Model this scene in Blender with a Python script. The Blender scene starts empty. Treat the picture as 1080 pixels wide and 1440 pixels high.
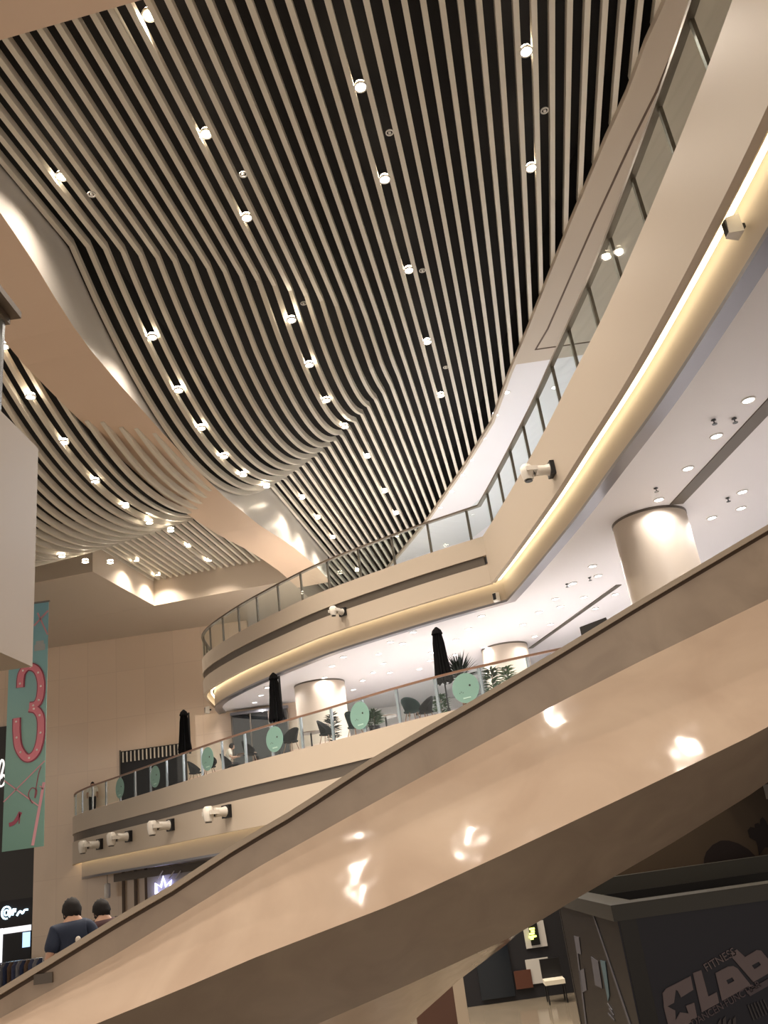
import bpy, bmesh, math, random
from mathutils import Vector, Matrix
random.seed(7)
sc = bpy.context.scene
COL = sc.collection
# ------------------------------------------------------------------ camera
F = 1180.0
EYE = Vector((0, 0, 1.6))
_up = Vector((130 - 540, -2200 - 720, F)).normalized()
_fw = Vector((0, 0, 1)); _fw = (_fw - _up * _fw.dot(_up)).normalized()
_rt = _fw.cross(_up)
if _rt.x < 0: _rt = -_rt
RM = Matrix((_rt, _fw, _up))                     # camera frame (right, down, forward) -> world
cam_d = bpy.data.cameras.new('camera'); cam = bpy.data.objects.new('camera', cam_d); COL.objects.link(cam)
cam_d.sensor_fit = 'VERTICAL'; cam_d.sensor_height = 36; cam_d.lens = F / 1440 * 36
cam_d.clip_start = 0.1; cam_d.clip_end = 300
cx_, cy_, cz_ = RM @ Vector((1, 0, 0)), RM @ Vector((0, -1, 0)), RM @ Vector((0, 0, -1))
cam.matrix_world = Matrix(((cx_.x, cy_.x, cz_.x, EYE.x), (cx_.y, cy_.y, cz_.y, EYE.y), (cx_.z, cy_.z, cz_.z, EYE.z), (0, 0, 0, 1)))
sc.camera = cam
# ------------------------------------------------------------------ view and ambient light
sc.view_settings.view_transform = 'Standard'; sc.view_settings.look = 'None'
sc.view_settings.exposure = 0.13; sc.view_settings.gamma = 1.0; sc.view_settings.use_curve_mapping = False
W = bpy.data.worlds.new('mall_air'); sc.world = W; W.use_nodes = True
W.node_tree.nodes['Background'].inputs[0].default_value = (1.0, 0.87, 0.745, 1)
W.node_tree.nodes['Background'].inputs[1].default_value = 0.74
SPOT_MAIN, SPOT_CAFE, SPOT_GAL = 760.0, 98.0, 340.0      # lamp powers, watts
LED_COVE = 6.0
WARM, NEUT, COOL = (1.0, 0.87, 0.73), (1.0, 0.95, 0.92), (0.86, 0.93, 1.0)

# measured directions: slats of the ceiling run along U, across is V
A_ = math.radians(7.9)
U = Vector((math.sin(A_), math.cos(A_), 0)); V = Vector((math.cos(A_), -math.sin(A_), 0))
def ray(px, py): return RM @ Vector((px - 540, py - 720, F))
def onz(px, py, z):
    d = ray(px, py); return EYE + d * ((z - EYE.z) / d.z)
def ony(px, py, y):
    d = ray(px, py); return EYE + d * (y / d.y)
def onv(px, py, v):
    d = ray(px, py); return EYE + d * (v / d.dot(V))
def near(px, py, p):
    d = ray(px, py); return EYE + d * (math.hypot(p[0], p[1]) / math.hypot(d.x, d.y))
def uvz(u, v, z): return Vector((U.x * u + V.x * v, U.y * u + V.y * v, z))
def interp(T, x):
    if x <= T[0][0]: return T[0][1]
    for (a, b), (c, d) in zip(T, T[1:]):
        if x <= c: return b + (d - b) * (x - a) / (c - a)
    return T[-1][1]
def extrap(T, x):
    if x < T[0][0]: (a, b), (c, d) = T[0], T[1]
    elif x > T[-1][0]: (a, b), (c, d) = T[-2], T[-1]
    else: return interp(T, x)
    return b + (d - b) * (x - a) / (c - a)

# ------------------------------------------------------------------ materials
MAT = {}
def mat(name, col, rough=0.6, metal=0.0, emit=None, es=0.0, spec=0.5, noise=None):
    if name in MAT: return MAT[name]
    m = bpy.data.materials.new(name); m.use_nodes = True; nt = m.node_tree
    b = nt.nodes['Principled BSDF']
    b.inputs['Base Color'].default_value = (*col, 1); b.inputs['Roughness'].default_value = rough
    b.inputs['Metallic'].default_value = metal; b.inputs['Specular IOR Level'].default_value = spec
    if emit: b.inputs['Emission Color'].default_value = (*emit, 1); b.inputs['Emission Strength'].default_value = es
    if noise:
        scale, c2, lo, hi = noise
        tc = nt.nodes.new('ShaderNodeTexCoord'); n = nt.nodes.new('ShaderNodeTexNoise'); r = nt.nodes.new('ShaderNodeValToRGB')
        n.inputs['Scale'].default_value = scale; n.inputs['Detail'].default_value = 6; n.inputs['Distortion'].default_value = 1.2
        r.color_ramp.elements[0].position = lo; r.color_ramp.elements[0].color = (*c2, 1)
        r.color_ramp.elements[1].position = hi; r.color_ramp.elements[1].color = (*col, 1)
        nt.links.new(tc.outputs['Object'], n.inputs['Vector']); nt.links.new(n.outputs['Fac'], r.inputs['Fac'])
        nt.links.new(r.outputs['Color'], b.inputs['Base Color'])
    MAT[name] = m; return m
PLASTER = mat('cream_plaster', (0.53, 0.45, 0.365), 0.45, spec=0.35)
BEAMM = mat('tan_plaster', (0.70, 0.53, 0.40), 0.5)
BEAMSIDE = mat('grey_gloss_plaster', (0.50, 0.47, 0.43), 0.22)
WHITE = mat('white_ceiling_paint', (0.76, 0.74, 0.76), 0.55)
WHITEW = mat('white_wall_paint', (0.80, 0.78, 0.78), 0.5)
SLAT = mat('slat_enamel', (0.68, 0.63, 0.54), 0.35)
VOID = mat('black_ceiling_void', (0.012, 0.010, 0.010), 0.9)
BAND = mat('taupe_metal_band', (0.12, 0.10, 0.082), 0.35, 0.3)
STRIPM = mat('brushed_grey_metal', (0.25, 0.25, 0.28), 0.28, 0.7)
RAILM = mat('bronze_metal', (0.13, 0.10, 0.075), 0.4, 0.3)
WOODR = mat('brown_wood_handrail', (0.22, 0.12, 0.075), 0.4)
STEEL = mat('bright_steel', (0.62, 0.66, 0.72), 0.2, 0.9)
DARKP = mat('dark_steel', (0.10, 0.11, 0.12), 0.3, 0.7)
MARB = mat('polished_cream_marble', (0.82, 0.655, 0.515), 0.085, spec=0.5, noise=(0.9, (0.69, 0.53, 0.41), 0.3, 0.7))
MARB_SHADE = mat('shaded_satin_marble', (0.50, 0.41, 0.33), 0.3, noise=(1.6, (0.41, 0.33, 0.265), 0.3, 0.7))  # shade on the ramp's upright and undercut faces put into a darker colour
CAP = mat('parapet_cap', (0.50, 0.42, 0.33), 0.3)
CAPLINE = mat('parapet_groove', (0.10, 0.06, 0.035), 0.5)
FLOORM = mat('floor_marble', (0.24, 0.20, 0.15), 0.12, noise=(0.8, (0.19, 0.16, 0.12), 0.3, 0.7))
LAMP = mat('lit_lamp_face', (1, 1, 1), 0.5, emit=(1.0, 0.86, 0.66), es=32)
LAMPC = mat('lit_cool_lamp_face', (1, 1, 1), 0.5, emit=(0.97, 0.96, 1.0), es=9)
RINGM = mat('white_lamp_ring', (0.75, 0.72, 0.68), 0.4)
COVE = mat('cove_led', (1, 1, 1), 0.5, emit=(1.0, 0.85, 0.56), es=LED_COVE)
BLACK = mat('black_cloth', (0.008, 0.008, 0.009), 0.95, spec=.1)
BLACKM = mat('black_metal', (0.02, 0.02, 0.022), 0.4, 0.5)
CHARC = mat('charcoal_facade', (0.030, 0.028, 0.027), 0.5)
DEEP = mat('dark_shop_interior', (0.012, 0.012, 0.016), 0.6)
CASTW = mat('white_lamp_casing', (0.70, 0.66, 0.60), 0.35)
def brick_wall():
    m = bpy.data.materials.new('jointed_marble'); m.use_nodes = True; nt = m.node_tree; b = nt.nodes['Principled BSDF']
    b.inputs['Roughness'].default_value = 0.14; b.inputs['Specular IOR Level'].default_value = 0.74
    tc = nt.nodes.new('ShaderNodeTexCoord'); mp = nt.nodes.new('ShaderNodeMapping'); mp.inputs['Rotation'].default_value = (math.pi / 2, 0, 0)
    br = nt.nodes.new('ShaderNodeTexBrick'); br.offset = 0
    br.inputs['Color1'].default_value = (0.74, 0.585, 0.45, 1); br.inputs['Color2'].default_value = (0.71, 0.56, 0.43, 1)
    br.inputs['Mortar'].default_value = (0.68, 0.53, 0.41, 1); br.inputs['Scale'].default_value = 1
    br.inputs['Mortar Size'].default_value = 0.02; br.inputs['Brick Width'].default_value = 1.5; br.inputs['Row Height'].default_value = 2.4
    nt.links.new(tc.outputs['Object'], mp.inputs['Vector']); nt.links.new(mp.outputs['Vector'], br.inputs['Vector'])
    nt.links.new(br.outputs['Color'], b.inputs['Base Color']); return m
WALLM = brick_wall()
def glass_mat(name, tint, refl):
    m = bpy.data.materials.new(name); m.use_nodes = True; nt = m.node_tree; nt.nodes.clear()
    o = nt.nodes.new('ShaderNodeOutputMaterial'); t = nt.nodes.new('ShaderNodeBsdfTransparent'); g = nt.nodes.new('ShaderNodeBsdfGlossy')
    t.inputs[0].default_value = (*tint, 1); g.inputs['Roughness'].default_value = 0.03
    mx = nt.nodes.new('ShaderNodeMixShader'); mx.inputs[0].default_value = refl
    nt.links.new(t.outputs[0], mx.inputs[1]); nt.links.new(g.outputs[0], mx.inputs[2]); nt.links.new(mx.outputs[0], o.inputs[0]); return m
GLASS = glass_mat('rail_glass', (0.93, 0.965, 0.96), 0.03)
SHOPG = glass_mat('shop_glass', (0.55, 0.60, 0.62), 0.12)
TERR = mat('pale_terrace_tile', (0.74, 0.72, 0.70), 0.3)

def add_bump(m, scale, strength):
    nt = m.node_tree; n = nt.nodes.new('ShaderNodeTexNoise'); n.inputs['Scale'].default_value = scale; n.inputs['Detail'].default_value = 2
    bp_ = nt.nodes.new('ShaderNodeBump'); bp_.inputs['Strength'].default_value = strength; bp_.inputs['Distance'].default_value = .05
    tc = nt.nodes.new('ShaderNodeTexCoord'); nt.links.new(tc.outputs['Object'], n.inputs['Vector'])
    nt.links.new(n.outputs['Fac'], bp_.inputs['Height']); nt.links.new(bp_.outputs['Normal'], nt.nodes['Principled BSDF'].inputs['Normal'])
add_bump(MARB, 1.6, .25)
# ------------------------------------------------------------------ mesh helpers
class MB:
    def __init__(s): s.v = []; s.f = []; s.m = []; s.mi = 0; s.sm = []
    def add(s, vs, fs, smooth=False):
        k = len(s.v); s.v += [tuple(v) for v in vs]
        for f in fs: s.f.append([i + k for i in f]); s.m.append(s.mi); s.sm.append(smooth)
        return s
    def box(s, a, b):
        x0, y0, z0 = a; x1, y1, z1 = b
        return s.hexa([(x0, y0), (x1, y0), (x1, y1), (x0, y1)], z0, z1)
    def hexa(s, poly, z0, z1):
        n = len(poly)
        vs = [(p[0], p[1], z0) for p in poly] + [(p[0], p[1], z1) for p in poly]
        return s.add(vs, [list(range(n))[::-1], list(range(n, 2 * n))] + [[i, (i + 1) % n, n + (i + 1) % n, n + i] for i in range(n)])
    def obox(s, c, ex, ey, ez, hx, hy, hz):                 # oriented box: centre, unit axes, half sizes
        c = Vector(c); P = []
        for dz in (-1, 1):
            for dx, dy in ((-1, -1), (1, -1), (1, 1), (-1, 1)): P.append(c + ex * hx * dx + ey * hy * dy + ez * hz * dz)
        return s.add(P, [[3, 2, 1, 0], [4, 5, 6, 7], [0, 1, 5, 4], [1, 2, 6, 5], [2, 3, 7, 6], [3, 0, 4, 7]])
    def tube(s, pts, r, n=8, radii=None, cap=True):
        pts = [Vector(p) for p in pts]; rings = []; up = Vector((0, 0, 1))
        for i, p in enumerate(pts):
            t = (pts[min(i + 1, len(pts) - 1)] - pts[max(i - 1, 0)]).normalized()
            a = t.cross(up) if abs(t.dot(up)) < 0.95 else t.cross(Vector((1, 0, 0)))
            a.normalize(); b = t.cross(a).normalized(); rr = radii[i] if radii else r
            rings.append([p + (a * math.cos(2 * math.pi * k / n) + b * math.sin(2 * math.pi * k / n)) * rr for k in range(n)])
        vs = [q for rg in rings for q in rg]; fs = []
        for i in range(len(rings) - 1):
            for k in range(n): fs.append([i * n + k, i * n + (k + 1) % n, (i + 1) * n + (k + 1) % n, (i + 1) * n + k])
        s.add(vs, fs, True)
        if cap:
            s.add(rings[0], [list(range(n))[::-1]]); s.add(rings[-1], [list(range(n))])
        return s
    def lathe(s, prof, c=(0, 0, 0), n=24, cap=True):          # prof: (r, z)
        vs = []; fs = []
        for r, z in prof:
            for k in range(n): vs.append((c[0] + r * math.cos(2 * math.pi * k / n), c[1] + r * math.sin(2 * math.pi * k / n), c[2] + z))
        for i in range(len(prof) - 1):
            for k in range(n): fs.append([i * n + k, i * n + (k + 1) % n, (i + 1) * n + (k + 1) % n, (i + 1) * n + k])
        s.add(vs, fs, True)
        if cap: s.add(vs[:n], [list(range(n))[::-1]]); s.add(vs[-n:], [list(range(n))])
        return s
    def ball(s, c, rx, ry, rz, n=14, m=9, fn=None):
        vs = []; fs = []
        for i in range(m + 1):
            th = math.pi * i / m
            for k in range(n):
                ph = 2 * math.pi * k / n; d = Vector((math.sin(th) * math.cos(ph), math.sin(th) * math.sin(ph), math.cos(th)))
                q = fn(d) if fn else 1
                vs.append((c[0] + rx * d.x * q, c[1] + ry * d.y * q, c[2] + rz * d.z * q))
        for i in range(m):
            for k in range(n): fs.append([i * n + k, (i + 1) * n + k, (i + 1) * n + (k + 1) % n, i * n + (k + 1) % n])
        return s.add(vs, fs, True)
    def build(s, name, mats, parent=None, kind=None, label=None, cat=None, group=None, loc=None):
        me = bpy.data.meshes.new(name)
        L = Vector(loc) if loc is not None else Vector((0, 0, 0))
        vs = [tuple(Vector(v) - L) for v in s.v]
        me.from_pydata(vs, [], s.f)
        for m in (mats if isinstance(mats, (list, tuple)) else [mats]): me.materials.append(m)
        for p, mi, sm in zip(me.polygons, s.m, s.sm): p.material_index = mi; p.use_smooth = sm
        bm = bmesh.new(); bm.from_mesh(me); bmesh.ops.recalc_face_normals(bm, faces=bm.faces); bm.to_mesh(me); bm.free()
        o = bpy.data.objects.new(name, me); COL.objects.link(o); o.location = L
        if parent: o.parent = parent
        tag(o, label, cat, group, kind); return o
def tag(o, label=None, cat=None, group=None, kind=None):
    if label: o['label'] = label
    if cat: o['category'] = cat
    if group: o['group'] = group
    if kind: o['kind'] = kind
    return o
def thing(name, label, cat, loc=(0, 0, 0), rz=0, group=None):
    o = bpy.data.objects.new(name, None); COL.objects.link(o); o.location = loc; o.rotation_euler = (0, 0, rz); o.empty_display_size = 0.1
    return tag(o, label, cat, group)
def copy_tree(o, parent=None):
    c = o.copy(); COL.objects.link(c)
    if parent: c.parent = parent
    for ch in o.children: copy_tree(ch, c)
    return c
def sweep(mb, pts, o0, o1, z0, z1, mi=0):
    mb.mi = mi
    a, b = offs(pts, o0), offs(pts, o1); n = len(pts); vs = []
    for i in range(n): vs += [(*a[i], z0), (*b[i], z0), (*b[i], z1), (*a[i], z1)]
    fs = [[0, 1, 2, 3], [4 * n - 1, 4 * n - 2, 4 * n - 3, 4 * n - 4]]
    for i in range(n - 1):
        for k in range(4): fs.append([4 * i + k, 4 * i + (k + 1) % 4, 4 * i + 4 + (k + 1) % 4, 4 * i + 4 + k])
    return mb.add(vs, fs)
def offs(pts, d):                                            # offset away from the atrium void (left normal), mitred
    out = []
    for i, p in enumerate(pts):
        ns = []
        for a, b in ((i - 1, i), (i, i + 1)):
            if a < 0 or b >= len(pts): continue
            t = Vector((pts[b][0] - pts[a][0], pts[b][1] - pts[a][1])).normalized(); ns.append(Vector((-t.y, t.x)))
        n = sum(ns, Vector((0, 0))).normalized(); k = d / max(0.5, n.dot(ns[0]))
        out.append((p[0] + n.x * k, p[1] + n.y * k))
    return out
def smooth(pts, n=5):
    P = [Vector(p) for p in pts]; out = []
    for i in range(len(P) - 1):
        a, b, c, d = P[max(i - 1, 0)], P[i], P[i + 1], P[min(i + 2, len(P) - 1)]
        for k in range(n):
            t = k / n
            q = 0.5 * ((2 * b) + (c - a) * t + (2 * a - 5 * b + 4 * c - d) * t * t + (3 * b - a - 3 * c + d) * t ** 3)
            out.append(tuple(q))
    return out + [tuple(P[-1])]
def resample(pts, step):
    P = [Vector(p) for p in pts]; out = [P[0]]; acc = 0
    for a, b in zip(P, P[1:]):
        L = (b - a).length; s = step - acc
        while s <= L: out.append(a + (b - a) * (s / L)); s += step
        acc = L - (s - step)
    return out

# ------------------------------------------------------------------ plan curves of the two balconies
L3Z, L2Z = 10.0, 5.0
L3A = smooth([(-8.1, 43.2), (-8.75, 39.5), (-8.72, 36.4), (-8.23, 34.17), (-6.36, 31.47), (-4.01, 28.94), (-2.28, 27.35), (0.68, 25.36), (2.87, 24.14)])
L3B = smooth([(2.87, 24.14), (3.24, 22.0), (3.82, 18.2), (4.16, 15.36), (4.43, 13.07), (4.58, 11.2), (4.70, 9.04), (4.75, 7.2), (4.72, 4.5), (4.6, 1.5), (4.3, -3)])
L3C = L3A + L3B[1:]
L2C = smooth([(-17.3, 43.2), (-16.6, 41.6), (-15.2, 39.7), (-13.3, 37.7), (-10.4, 34.6), (-7.79, 31.75), (-5.65, 29.7), (-3.13, 27.7), (-0.89, 25.75), (0.80, 24.5), (2.5, 23.6), (4.3, 22.9)]) + [(4.85, 22.4), (5.0, 21.5), (5.1, 17), (5.2, 12.2), (5.3, 2)]

# ------------------------------------------------------------------ floors
FZ = -2.4
MB().add([(-40, -6, FZ), (30, -6, FZ), (30, 60, FZ), (-40, 60, FZ)], [[0, 1, 2, 3]]).build('floor', FLOORM, kind='structure')

def deck(curve, o, z0, z1, mname, m, far):
    e = offs(curve, o); poly = list(e) + far
    bm = bmesh.new()
    vs = [bm.verts.new((p[0], p[1], z0)) for p in poly]; f = bm.faces.new(vs)
    r = bmesh.ops.extrude_face_region(bm, geom=[f]); bmesh.ops.translate(bm, verts=[v for v in r['geom'] if isinstance(v, bmesh.types.BMVert)], vec=(0, 0, z1 - z0))
    bmesh.ops.recalc_face_normals(bm, faces=bm.faces); bmesh.ops.triangulate(bm, faces=bm.faces)
    me = bpy.data.meshes.new(mname); bm.to_mesh(me); bm.free(); me.materials.append(m)
    ob = bpy.data.objects.new(mname, me); COL.objects.link(ob); ob['kind'] = 'structure'; return ob
deck(L2C, 0.1, 4.72, 4.98, 'floor', TERR, [(18, 2), (18, 43.2)])
deck(L2C, 0.8, 2.32, 2.4, 'ceiling', WHITE, [(18, 2), (18, 43.2)])
deck(L3C, 0.1, 9.7, 9.98, 'floor', TERR, [(18, -3), (18, 50), (-8, 50)])
deck(L3C, 0.7, 8.05, 8.13, 'ceiling', WHITE, [(18, -3), (18, 43.2)])

# fascia of level three: plaster, recessed band (left arc only), cove with led strip, lower panel, metal strip
m = MB(); sweep(m, L3A, 0, .14, 9.42, 10.02); sweep(m, L3A, 0, .14, 8.52, 9.12); sweep(m, L3B, 0, .14, 8.52, 10.02)
m.build('trim_1', PLASTER, kind='structure')
bandend = L3A[:-1] + [(L3A[-1][0] - 0.10, L3A[-1][1] + 0.055)]
m = MB(); sweep(m, bandend, .05, .16, 9.12, 9.42); m.build('trim_2', BAND, kind='structure')
m = MB(); sweep(m, [L3A[-2], L3A[-1]][0:0] or L3A[-1:] + L3B[:2], 0.001, .14, 9.12, 9.42); m.build('trim_3', PLASTER, kind='structure')
m = MB(); sweep(m, L3C, .44, .52, 8.04, 9.3); m.build('trim_4', PLASTER, kind='structure')
m = MB(); sweep(m, L3C, .50, .74, 7.99, 8.045); m.build('trim_5', STRIPM, kind='structure')
m = MB(); sweep(m, L3C, .43, .53, 7.97, 8.04); m.build('trim_6', STRIPM, kind='structure')
# fascia of level two
m = MB(); sweep(m, L2C, 0, .14, 4.24, 5.02); sweep(m, L2C, 0, .14, 2.9, 3.88); m.build('trim_7', PLASTER, kind='structure')
m = MB(); sweep(m, L2C, .05, .16, 3.88, 4.24); m.build('trim_8', BAND, kind='structure')
m = MB(); sweep(m, L2C, .42, .5, 2.3, 3.9); m.build('trim_9', PLASTER, kind='structure')
m = MB(); sweep(m, L2C, .42, .82, 2.22, 2.31); m.build('trim_10', STRIPM, kind='structure')
for C_, z, name, lab in ((L3C, 8.66, 'cove_light', 'warm hidden strip light glowing along the underside of the upper balcony'),
                   (L2C, 3.10, 'cove_light', 'warm hidden strip light glowing along the underside of the cafe balcony')):
    m = MB(); sweep(m, C_, .30, .36, z, z + .05); m.build(name, COVE, label=lab, cat='light')

# ------------------------------------------------------------------ walls
WY = 43.0
wl = ony(48, 1190, WY).x
MB().box((wl, WY, FZ), (-8.0, WY + .4, 13.9)).build('wall_back', WALLM, kind='structure')
# white wall of the cafe level with a shop opening, wall above level three, right hand walls
p1 = near(330, 1003, (-8.6, 39.0)); 
MB().box((-4.0, 41.5, 5), (18, 41.9, 8.04)).build('wall_cafe', WHITEW, kind='structure')
MB().box((-9.35, 36.6, 4.99), (-3.6, 36.9, 8.04)).box((-3.7, 36.9, 4.99), (-3.6, 41.5, 8.04)).box((-9.35, 36.9, 4.99), (-9.25, 42.99, 8.04)).build('wall_cafe_left', WALLM, kind='structure')
MB().box((-8.2, 50, 10), (18, 50.3, 17)).build('wall_far', WHITEW, kind='structure')
MB().box((17.6, -3, FZ), (18, 50, 16)).build('wall_right', WHITEW, kind='structure')
MB().box((-8.0, 43.0, FZ), (18, 43.4, 5)).build('wall_ground', PLASTER, kind='structure')
# dark shop facade left of the marble wall
MB().box((-34, WY + .3, FZ), (wl, WY + .7, 16)).build('wall_left', WALLM, kind='structure')

# ------------------------------------------------------------------ the slatted wave ceiling
CZ = 15.0
ZM = [(-30, 10.9), (-17, 11.1), (-13.7, 11.3), (-10.5, 11.85), (-7.3, 12.69), (-4.14, 13.87), (-2.65, 14.6), (-1.6, 15.0)]
UC = [(-30, 12.5), (-10.5, 13.4), (-8.03, 13.96), (-7.3, 14.4), (-6.2, 15.2), (-4.96, 16.2), (-4, 17.2), (-2.65, 18.7), (-1.6, 20.0)]
def zw(u, v):
    zm, uc = interp(ZM, v), interp(UC, v); k = (CZ - zm) / (20.8 - uc) ** 2
    if u < uc or v > -1.6: return CZ
    return min(CZ, zm + (k if u < 20.8 else k * .85) * (u - 20.8) ** 2)
ROOF = [(4.66, 11.61), (4.42, 12.34), (4.16, 13.43), (3.8, 14.53), (3.08, 17.0), (2.55, 18.93), (1.92, 21.24), (1.28, 23.44), (0.5, 26.58), (-0.86, 30.0), (-2.96, 34.79), (-4.42, 37.71), (-5.81, 40.41), (-8, 44.6)][::-1]
BEAMZ = [(6, 14.5), (9, 14.35), (11.5, 13.96), (12.7, 13.62), (13.9, 13.15), (14.8, 12.93), (16.4, 12.78), (18.4, 12.65), (20.8, 12.56), (23.2, 12.56), (26.8, 12.84), (30, 13.3), (32, 13.52), (34.7, 13.73), (37.5, 13.75)]
VL, VR = -9.85, -8.22
def ribbon(mb, u0, u1, v, w, h, zf, step=0.45, keep=None):
    us = [u0]
    while us[-1] < u1 - 1e-6: us.append(min(u1, us[-1] + (step if zf(us[-1] + step, v) < CZ - 1e-4 or zf(us[-1], v) < CZ - 1e-4 else 3.0) if True else 0))
    uc = interp(UC, v)
    us = sorted(set([round(u, 3) for u in us] + ([round(uc, 3)] if u0 < uc < u1 else [])))
    run = []
    def flush():
        if len(run) < 2: return
        vs = []
        for u in run:
            z = zf(u, v)
            for dv, dz in ((-w, 0), (w, 0), (w, h), (-w, h)): vs.append(uvz(u, v + dv, z + dz))
        n = len(run); fs = [[0, 1, 2, 3], [4 * n - 1, 4 * n - 2, 4 * n - 3, 4 * n - 4]]
        for i in range(n - 1):
            for k in range(4): fs.append([4 * i + k, 4 * i + (k + 1) % 4, 4 * i + 4 + (k + 1) % 4, 4 * i + 4 + k])
        mb.add(vs, fs)
    for u in us:
        if keep is None or keep(u, v): run.append(u)
        else: flush(); run = []
    flush()
SP = 0.318; HW = 0.052; SH = 0.18
ceil_o = MB().box((-36, -2, 16.2), (20, 62, 16.5)).build('ceiling', VOID, kind='structure')
m = MB(); k = 0
v = -8.115
while v < 9.5:
    u1 = interp(ROOF, v) if v < 4.66 else 11.4 - (v - 4.66) * 3.2
    if u1 > 9.3: ribbon(m, 9.02, u1 + .40, v, HW, SH, zw)
    v += SP
m.build('slat_field', SLAT, ceil_o)
m = MB(); v = VL - .12
while v > -27:
    ribbon(m, 11.0, (36.3 if v > -16.7 else 30.5) - .02, v, HW, SH, zw); v -= SP
m.build('slat_field', SLAT, ceil_o)
m = MB(); v = -8.115 - SP
while v > VL - .1:
    ribbon(m, 15.5, 27, v, HW, SH, zw, step=.2, keep=lambda u, v: zw(u, v) < interp(BEAMZ, u) - .0); v -= SP
m.build('slat_field', SLAT, ceil_o)
m = MB(); v = -8.115 - SP                                      # slats seen past the end of the beam
while v > -15:
    ribbon(m, 37.8, 48, v, HW, SH, lambda u, v: CZ); v -= SP
m.build('slat_field', SLAT, ceil_o)
# beam between the two waves (belly-shaped underside)
def zbeam(mb, v0, v1, us, zf, ztop):
    vs = []
    for u in us:
        z = zf(u); vs += [uvz(u, v0, z), uvz(u, v1, z), uvz(u, v1, ztop), uvz(u, v0, ztop)]
    n = len(us); fs = [([0, 1, 2, 3], 0), ([4 * n - 1, 4 * n - 2, 4 * n - 3, 4 * n - 4], 1)]
    for i in range(n - 1):
        for k in range(4): fs.append(([4 * i + k, 4 * i + (k + 1) % 4, 4 * i + 4 + (k + 1) % 4, 4 * i + 4 + k], 1 if k in (1,) else 0))
    for f, mi in fs: mb.mi = mi; mb.add(vs, [f]) if False else None
    k0 = len(mb.v); mb.v += [tuple(p) for p in vs]
    for f, mi in fs: mb.f.append([i + k0 for i in f]); mb.m.append(mi); mb.sm.append(False)
m = MB(); zbeam(m, VL, VR, [6 + i * .75 for i in range(43)], lambda u: interp(BEAMZ, u), 16.2)
m.build('trim_11', [BEAMM, BEAMSIDE], kind='structure')
m = MB(); zbeam(m, VR + .004, VR + .03, [9.02 + i * .5 for i in range(58)], lambda u: min(zw(u, -8.1), 15.0) + .06, 16.19)  # black liner added over the beam side so the wave gaps stay dark
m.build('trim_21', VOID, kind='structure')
m = MB(); zbeam(m, VL - .03, VL - .004, [11 + i * .5 for i in range(51)], lambda u: min(zw(u, -9.95), 15.0) + .06, 16.19)  # same added dark liner on the beam's left side
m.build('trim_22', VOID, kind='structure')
def ublock(mb, u0, u1, v0, v1, z0, z1):
    return mb.hexa([uvz(u0, v0, 0), uvz(u0, v1, 0), uvz(u1, v1, 0), uvz(u1, v0, 0)], z0, z1)
m = MB(); ublock(m, 7.3, 9.0, -24, 9.5, 14.93, 16.2); m.build('trim_12', BEAMM, kind='structure')
m = MB(); ublock(m, 5.9, 7.28, -24, 9.5, 15.3, 16.2); m.build('trim_13', BEAMSIDE, kind='structure')
m = MB(); ublock(m, 5.0, 5.9, -24, 9.5, 14.9, 16.2); m.build('trim_14', BEAMM, kind='structure')
# soffits round the far left coffer
m = MB(); ublock(m, 36.3, 47, -30, VL - .01, 13.78, 16.2); m.build('trim_15', PLASTER, kind='structure')
m = MB(); ublock(m, 30.5, 36.29, -30, -16.62, 13.78, 16.2); m.build('trim_16', PLASTER, kind='structure')
# roof edge over the right-hand galleries: curved rim, warm panel with black line, white gallery ceiling
roof = [(uvz(u, v, 0).x, uvz(u, v, 0).y) for v, u in ROOF]
rx = [(-6.5 - 1.2, 50)] + roof + [(6.35, 9.6), (6.5, 7.5), (6.5, 3), (6.4, -3)]
rcut = [i for i, p in enumerate(rx) if p[1] > 22.6]
m = MB(); sweep(m, rx, 0, .10, CZ - .14, CZ - .003); m.build('trim_17', PLASTER, kind='structure')
m = MB(); sweep(m, rx, .11, .17, CZ - .003, 16.2); m.build('trim_20', VOID, kind='structure')  # black strip added above the rim to keep the slat gaps dark
far_part = [p for p in rx if p[1] > 22.6]; near_part = [p for p in rx if p[1] <= 22.6]
pc = (4.565, 22.6)
deck(far_part + [pc], .10, CZ - .02, CZ + .06, 'ceiling', WHITE, [(18, 22.5), (18, 50)])
deck([pc] + near_part, .10, CZ - .10, CZ - .02, 'ceiling', PLASTER, [(18, -3), (18, 22.5)])
m = MB(); blc = offs([pc] + near_part, .62)
sweep(m, [(blc[0][0] + .02, 21.9)] + blc[1:], -.025, .025, CZ - .112, CZ - .1)
m.box((blc[0][0] - .005, 21.87, CZ - .112), (8.6, 21.92, CZ - .1)); m.build('trim_18', CAPLINE, kind='structure')

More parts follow.
